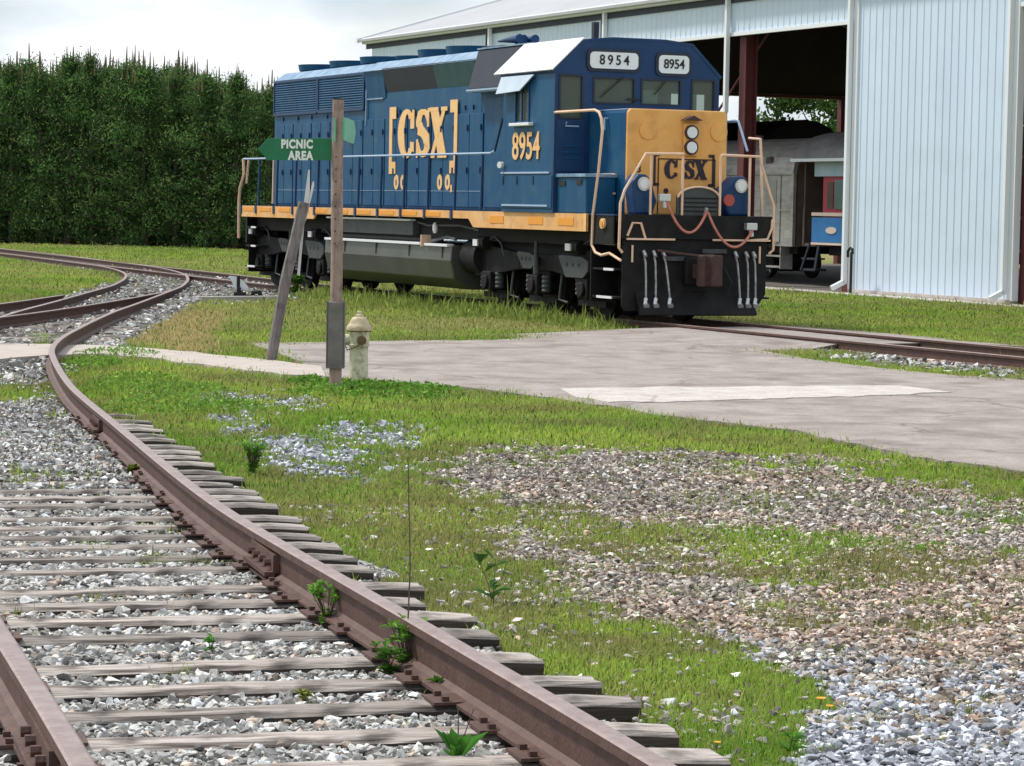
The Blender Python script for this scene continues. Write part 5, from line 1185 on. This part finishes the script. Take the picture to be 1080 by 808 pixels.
m = MB(); m.lathe([(.05,.722),(.052,.745),(.034,.752),(.030,.785),(.022,.79)], (0,0,0), 5); m.build('operating_nut', M['bonnet'], bn)
for a in range(8): m = MB(); x_, y_ = .126*math.cos(a*math.pi/4+.2), .126*math.sin(a*math.pi/4+.2); m.cyl((x_,y_,.56),(x_,y_,.61),.010,n=6); m.build('bolt', M['hyddark'], bn)
m = MB(); m.cyl((-.10,-.01,.47),(-.165,-.02,.47),.062,n=20); nz_ = m.build('side_nozzle', M['hydrant'], hy, smooth=True, bevel=.006)
m = MB(); m.cyl((-.160,-.02,.47),(-.195,-.024,.47),.072,n=8); m.cyl((-.19,-.022,.47),(-.215,-.024,.47),.025,n=5); m.build('cap', M['bonnet'], nz_)
m = MB(); m.cyl((.05,-.09,.47),(.065,-.150,.47),.050,n=20); nz_ = m.build('front_nozzle', M['hydrant'], hy, smooth=True)
m = MB(); m.cyl((.064,-.145,.47),(.071,-.175,.47),.056,n=8); m.cyl((.071,-.174,.47),(.075,-.195,.47),.020,n=5); m.build('cap', M['hyddark'], nz_)
m = MB(); m.tube([(-.16,-.06,.44),(-.10,-.13,.36),(-.02,-.135,.39),(.05,-.15,.43)],.008,6); m.build('cap_chain', M['hyddark'], hy)
# switch stand
sb_ = at(252, 316); s_ = empty('switch_stand', sb_); q = sb_.y/F
tag(s_, 'low black switch stand with two pale target plates beside the far track', 'switch stand')
def W2(px, py): return ((px-252)*q, (316-py)*q)
m = MB(); x0, z0 = W2(247,315); x1, z1 = W2(259,308); m.box(x0,x1,-.12,.12,z0,z1); m.box(W2(250,0)[0],W2(254,0)[0],-.1,.1,z1,z1+.1); m.build('base', M['switchblk'], s_, bevel=.01)
m = MB(); m.cyl((W2(251.2,0)[0],0,.1),(W2(251.2,0)[0],0,W2(0,291)[1]),.035,n=10); m.build('spindle', M['switchblk'], s_)
for pl in ([(241,291),(249.8,292),(249.8,305),(247,304),(244,297)],[(253,294),(257,297),(262,303),(260,306),(253,306)]):
    m = MB(); m.prism([W2(*p_) for p_ in pl], (0,0,0), (1,0,0), (0,0,1), (0,.02,0)); m.build('target_plate', M['blanket'], s_)
m = MB(); xa, za = W2(259,314); xb, zb = W2(272,314); m.box(xa,xb,-.05,.05,za-.03,za+.06); m.tube([(W2(266,0)[0],0,za),(W2(267,0)[0],0,W2(0,308)[1]),(W2(273,0)[0],0,W2(0,307.5)[1]),(W2(275,0)[0],0,za+.03)],.05,8); m.build('throw_lever', M['switchblk'], s_)
m = MB(); m.box(W2(185,0)[0],W2(247,0)[0],.15,.2,-.03,.03); m.build('connecting_rod', M['rail'], s_)
for (xa, xb, py, lb_) in ((206,300,318.2,'long pale timber lying along the grass in front of the switch stand'),):
    p0 = at(xa,py); p1 = at(xb,py-1.0); m = MB(); m.bar((p0.x,p0.y,p0.z+.04),(p1.x,p1.y,p1.z+.04),.22,.12); tag(m.build('timber', mat('bleached_timber', (.55,.52,.49), (.42,.39,.36), sc=6, rough=.9)), lb_, 'timber')
# trackside bits under the front of the locomotive: grass covered rail ends come from the rails themselves
# ------------------------------------------------------------------ weeds and flowers
def weed(px, py, h, n, label, leaf=.05, col=(.07,.18,.02), stem=None, broad=False, seed=0, name='weed', dz=0.0):
    rr = np.random.default_rng(seed); b_ = at(px, py, .06 if px < 500 and py > 600 else dz); b_.z = float(gz(np.array([b_.x]), np.array([b_.y]))[0]); o = empty(name, b_); tag(o, label, 'weed')
    m = MB(); nst = max(2, n//9); tips = []
    for k in range(nst):
        a = rr.uniform(0, 6.28); l = rr.uniform(.15,.6); hh_ = h*rr.uniform(.6,1)
        p = [(0,0,-.02),(math.cos(a)*l*hh_*.3, math.sin(a)*l*hh_*.3, hh_*.5),(math.cos(a)*l*hh_*.8, math.sin(a)*l*hh_*.8, hh_)]; m.tube(p, .003, 4, r1=.0015); tips.append(p)
    if stem: m.tube([(0,0,0),(.01,0,stem*.5),(-.005,0,stem)], .0035, 5, r1=.002)
    m.build('stem', M['bark'] if stem else bpy.data.materials['grass_blades'] if False else M['bark'], o)
    V, C_ = [], []
    for k in range(n):
        p = tips[k % nst]; t = rr.uniform(.15,1); c0 = np.array(p[1])*(1-t)+np.array(p[2])*t if t > .5 else np.array(p[1])*t*2*.8
        a = rr.uniform(0, 6.28); el = rr.uniform(.1,1.0) if not broad else rr.uniform(.7,1.3); L_ = leaf*rr.uniform(.6,1.3)
        d_ = np.array([math.cos(a)*math.cos(el), math.sin(a)*math.cos(el), math.sin(el)]); s2 = np.array([-math.sin(a), math.cos(a), 0])*L_*(.14 if broad else .26)
        if broad: c0 = np.array([0,0,0.])
        mid_ = c0+d_*L_*.5+np.array([0,0,.1*L_]); V += [c0, mid_+s2, c0+d_*L_-np.array([0,0,.15*L_]), mid_-s2]; cc = np.array(col)*rr.lognormal(0,.25); C_ += [cc]*4
    lf = np_mesh('leaf', np.array(V), np.arange(n*4).reshape(-1,4), M['leaf'], np.array(C_), k=4); lf.parent = o; return o
weed(428, 712, .20, 200, 'bushy green weed with a tall dry stalk growing against the inside of the rail', stem=.80, leaf=.045, seed=1, col=(.17,.34,.05))
weed(483, 806, .18, 14, 'broad bladed dark green plant between the rails at the bottom of the photo', leaf=.14, broad=True, col=(.07,.22,.03), seed=2)
weed(222, 693, .07, 26, 'small bright green seedling between the ties in front of the left rail', leaf=.035, seed=3, col=(.09,.26,.03))
weed(345, 662, .18, 120, 'leafy weed beside the rail where the ties are bare', leaf=.042, seed=4, col=(.16,.33,.05))
weed(408, 716, .14, 90, 'low weed between the bushy weed and the ballast', leaf=.045, seed=5)
weed(266, 502, .24, 360, 'rounded green bush at the tie ends beside the pale gravel', leaf=.045, seed=6, col=(.15,.32,.045))
weed(520, 640, .22, 14, 'thin upright weed in the grass right of the tie ends', leaf=.09, seed=7, col=(.06,.14,.03))
weed(465, 735, .08, 40, 'low weed at the foot of the rail near the bottom', leaf=.04, seed=8)
weed(575, 806, .08, 40, 'small weed at the rail foot at the very bottom edge', leaf=.05, seed=9)
weed(140, 508, .07, 90, 'yellow green tuft on the buried tie left of the rail', leaf=.05, seed=10, col=(.2,.24,.04))
weed(832, 800, .07, 18, 'dark leafy weed at the bottom edge of the gravel', leaf=.05, seed=11, col=(.10,.24,.03))
weed(320, 745, .05, 50, 'creeping yellowish weed across the ballast between two ties', leaf=.035, seed=12, col=(.22,.24,.06))
weed(765, 310.5, .5, 60, 'weed at the shed door', leaf=.15, seed=13) if False else None
weed(312, 312, .45, 160, 'round green weed clump on the gravel behind the leaning post', leaf=.16, seed=14, col=(.07,.17,.02))
weed(232, 333, .35, 120, 'dark green tuft alone in the dry lawn', leaf=.13, seed=15, col=(.05,.13,.02)) if False else None
def flower(px, py, h, r, label, seed):
    b_ = at(px, py); o = empty('yellow_flower', b_); tag(o, label, 'flower'); rr = random.Random(seed)
    m = MB(); m.tube([(0,0,0),(.01,0,h*.6),(.012,-.005,h)],.002,5); m.build('stem', M['bark'], o)
    m = MB()
    for k in range(12): a = k*math.pi/6; m.prism([(0,-.25*r),(r,-.18*r),(r,.18*r),(0,.25*r)], (.012,-.005,h), (math.cos(a),math.sin(a),.25), (-math.sin(a),math.cos(a),0), (0,0,.002))
    m.build('petals', mat('petal_yellow', (.75,.36,.02), rough=.7), o)
flower(862, 752, .05, .018, 'largest yellow flower at the grass edge by the pale gravel', 1)
flower(871, 757, .04, .014, 'small yellow flower just right of the largest one', 2)
flower(752, 803, .06, .012, 'single yellow flower at the bottom beside the last tie', 3)

# ------------------------------------------------------------------ trees
def pine_proto(seed, H=8.2, Rb=1.42, n=12000):
    rr = np.random.default_rng(seed); o = empty('pine_tree')
    m = MB(); m.tube([(0,0,-.2),(.03,0,H*.4),(0,.03,H*.8),(0,0,H*.97)], .13, 8, r1=.02); m.build('trunk', M['bark'], o)
    # whorled limbs
    m = MB(); ends = []
    z = .15
    while z < H-.4:
        f = 1-(z/H); rad = Rb*min(1, .05+f*1.9)*rr.uniform(.85,1.1); nb = rr.integers(4, 7); a0 = rr.uniform(0, 6.28)
        for k in range(nb):
            a = a0+k*2*math.pi/nb+rr.uniform(-.3,.3); L_ = rad*rr.uniform(.45,1.3); up = rr.uniform(.15,.5)
            e = np.array([math.cos(a)*L_, math.sin(a)*L_, z+L_*up]); m.tube([(0,0,z),(e[0]*.5,e[1]*.5,z+L_*up*.35),tuple(e)], .025, 4, r1=.008); ends.append((z, e, L_))
        z += rr.uniform(.30,.5)
    m.build('limbs', M['bark'], o)
    per = max(8, n//len(ends)); V, C_ = [], []
    for z, e, L_ in ends:
        s = np.array([0,0,z]); t = rr.uniform(.25,1.05,per); P = s+(e-s)*t[:,None]+rr.normal(0,.17,(per,3))*(.5+.8*t[:,None])
        u = rr.normal(0,1,(per,3)); u[:,2] = np.abs(u[:,2])*.9+.25; u /= np.linalg.norm(u,axis=1)[:,None]
        v = np.cross(u, rr.normal(0,1,(per,3))); v /= np.linalg.norm(v,axis=1)[:,None]; L2 = rr.uniform(.08,.17,per)[:,None]
        V.append(np.stack([P-v*.022, P+v*.022, P+u*L2+v*.009, P+u*L2-v*.009],1)); g = rr.lognormal(0,.42)
        # young shoots are lighter than old needles
        c = np.array([.060,.125,.036])*g*rr.lognormal(0,.25,per)[:,None]; new = (t > .88)&(rr.random(per) < .55); c[new] = np.array([.18,.26,.08])*rr.lognormal(0,.2,new.sum())[:,None]
        C_.append(np.repeat(c,4,axis=0))
    V = np.concatenate(V).reshape(-1,3); C_ = np.concatenate(C_)
    cr = np_mesh('crown', V, np.arange(len(V)).reshape(-1,4), M['leaf'], C_, k=4); cr.parent = o
    m = MB()
    for k in range(8):
        a = rr.uniform(0,6.28); r_ = rr.uniform(0,.75)*(k > 1); zz = H-.25-r_*1.1; m.cyl((math.cos(a)*r_,math.sin(a)*r_,zz),(math.cos(a)*r_*1.05,math.sin(a)*r_*1.05,zz+rr.uniform(.35,.8)),.045,.012,5)
    m.build('shoots', M['candle'], o); return o
protos = [pine_proto(s, H=h_) for s, h_ in ((1,8.2),(2,8.0),(3,8.3),(4,8.1),(5,7.9))]
used = [False]*5
rowbase = []
for row in range(4):
    x = -40.0+row*.45
    while x < -9.6+row*.25:
        yb = np.interp(x, [-40,-20,-10], [126,118,113])+row*1.7
        rowbase.append((row, x+random.uniform(-.25,.25), yb+random.uniform(-.3,.3))); x += random.uniform(1.15,1.5)
vis = [0,0,0,0]
for row, x, y in rowbase:
    k = random.randrange(5)
    o = copy_tree(protos[k]) if used[k] else protos[k]; used[k] = True
    o.location = (x, y, -.05); o.rotation_euler = (random.uniform(-.03,.03), random.uniform(-.03,.03), random.uniform(0, 6.28)); s = random.uniform(.95,1.04)*np.interp(x, [-40,-22,-14,-10.5], [1.0,.99,.95,.87]); o.scale = (s*random.uniform(.85,1.3), s*random.uniform(.85,1.3), s)
    px, py = proj(x, y, 3)
    g_ = 'dense row of young pines behind the tracks'
    if row == 0 and -5 < px < 300:
        vis[0] += 1; tag(o, 'young green pine in the front row, %s from the left edge of the photo' % ordn(vis[0]), 'pine tree', g_)
    elif row == 0: tag(o, 'young pine of the front row, left of the photo\'s edge', 'pine tree', g_)
    else: tag(o, 'young pine in the packed rows behind the front pines', 'pine tree', g_)
def broad(seed, H, Rr, n=3800):
    rr = np.random.default_rng(seed); o = empty('broadleaf_tree'); m = MB()
    m.tube([(0,0,-.2),(.1,.05,H*.3),(0,.1,H*.55),(.1,0,H*.85)], .2, 8, r1=.04); cl = []
    for k in range(16):
        a = rr.uniform(0,6.28); z = rr.uniform(.3,.95)*H; L_ = Rr*rr.uniform(.4,1)*(1.15-abs(z/H-.6)); e = (math.cos(a)*L_, math.sin(a)*L_, z+rr.uniform(.1,.8)); m.tube([(0,0,z*.75),(e[0]*.5,e[1]*.5,z*.92),e], .06, 5, r1=.015); cl.append(e)
    m.build('trunk', M['bark'], o); V, C_ = [], []
    for e in cl:
        per = n//len(cl); P = np.array(e)+rr.normal(0,1,(per,3))*np.array([.55,.55,.42])*rr.uniform(.7,1.2)
        u = rr.normal(0,1,(per,3)); u /= np.linalg.norm(u,axis=1)[:,None]; v = np.cross(u, rr.normal(0,1,(per,3))); v /= np.linalg.norm(v,axis=1)[:,None]; s = rr.uniform(.09,.2,per)[:,None]
        V.append(np.stack([P-u*s,P+v*s*.6,P+u*s,P-v*s*.6],1)); C_.append(np.repeat(np.array([.05,.10,.02])*rr.lognormal(0,.35,per)[:,None]*rr.lognormal(0,.2),4,axis=0))
    V = np.concatenate(V).reshape(-1,3); cr = np_mesh('crown', V, np.arange(len(V)).reshape(-1,4), M['leaf'], np.concatenate(C_), k=4); cr.parent = o; return o
for k, (px, Y_, H_, Rr, lb_) in enumerate(((793,150,8.3,1.6,'loose leafy tree seen under the shed roof beside the maroon column'),(842,150,8.6,2.9,'widest leafy tree seen through the shed, above the silver car'),(874,158,7.9,1.8,'small leafy tree seen through the shed behind the second column'),(903,150,9.5,2.2,'leafy tree seen through the shed, mostly hidden by the white wall'))):
    o = broad(20+k, H_, Rr, 7000); o.location = ((px-540)/F*Y_+.005*Y_, Y_, 0); tag(o, lb_, 'tree', 'leafy trees behind the shed')

# ------------------------------------------------------------------ light
SUN = Vector((-.52, .30, .80)).normalized()
sl_ = bpy.data.lights.new('sun', 'SUN'); sl_.energy = 2.9; sl_.angle = R(6.0); sl_.color = (1, .965, .91)
so = bpy.data.objects.new('sun', sl_); COL.objects.link(so); so.rotation_euler = SUN.to_track_quat('Z', 'Y').to_euler()
w = bpy.data.worlds.new('World'); scn.world = w; w.use_nodes = True; N = w.node_tree.nodes; L = w.node_tree.links
bg = N['Background']; sky = N.new('ShaderNodeTexSky'); sky.sky_type = 'NISHITA'; sky.sun_disc = False
sky.sun_elevation = math.asin(SUN.z); sky.sun_rotation = math.atan2(SUN.x, SUN.y); sky.air_density = 1.2; sky.dust_density = 2.5
tc = N.new('ShaderNodeTexCoord'); mp = N.new('ShaderNodeMapping'); mp.inputs['Scale'].default_value = (1, 1, 3.2); L.new(tc.outputs['Generated'], mp.inputs[0])
nz = N.new('ShaderNodeTexNoise'); nz.inputs['Scale'].default_value = 4.2; nz.inputs['Detail'].default_value = 7; nz.inputs['Roughness'].default_value = .52; nz.inputs['Distortion'].default_value = .3; L.new(mp.outputs[0], nz.inputs['Vector'])
mr = N.new('ShaderNodeMapRange'); mr.interpolation_type = 'SMOOTHSTEP'; mr.inputs[1].default_value = .36; mr.inputs[2].default_value = .62; mr.inputs[3].default_value = .62; mr.inputs[4].default_value = 1.0; L.new(nz.outputs['Fac'], mr.inputs[0])
n2_ = N.new('ShaderNodeTexNoise'); n2_.inputs['Scale'].default_value = 9; n2_.inputs['Detail'].default_value = 6; L.new(mp.outputs[0], n2_.inputs['Vector'])
cm = N.new('ShaderNodeMix'); cm.data_type = 'RGBA'; cm.inputs[6].default_value = (5.0, 5.9, 6.8, 1); cm.inputs[7].default_value = (7.9, 8.2, 8.5, 1)
m2 = N.new('ShaderNodeMapRange'); m2.inputs[1].default_value = .38; m2.inputs[2].default_value = .6; L.new(n2_.outputs['Fac'], m2.inputs[0]); L.new(m2.outputs[0], cm.inputs[0])
mx = N.new('ShaderNodeMix'); mx.data_type = 'RGBA'; L.new(mr.outputs[0], mx.inputs[0]); L.new(sky.outputs[0], mx.inputs[6]); L.new(cm.outputs[2], mx.inputs[7]); L.new(mx.outputs[2], bg.inputs['Color'])
bg.inputs['Strength'].default_value = .115
vs_ = scn.view_settings; vs_.view_transform = 'Standard'; vs_.look = 'None'; vs_.gamma = 1; vs_.exposure = .3; vs_.use_curve_mapping = False
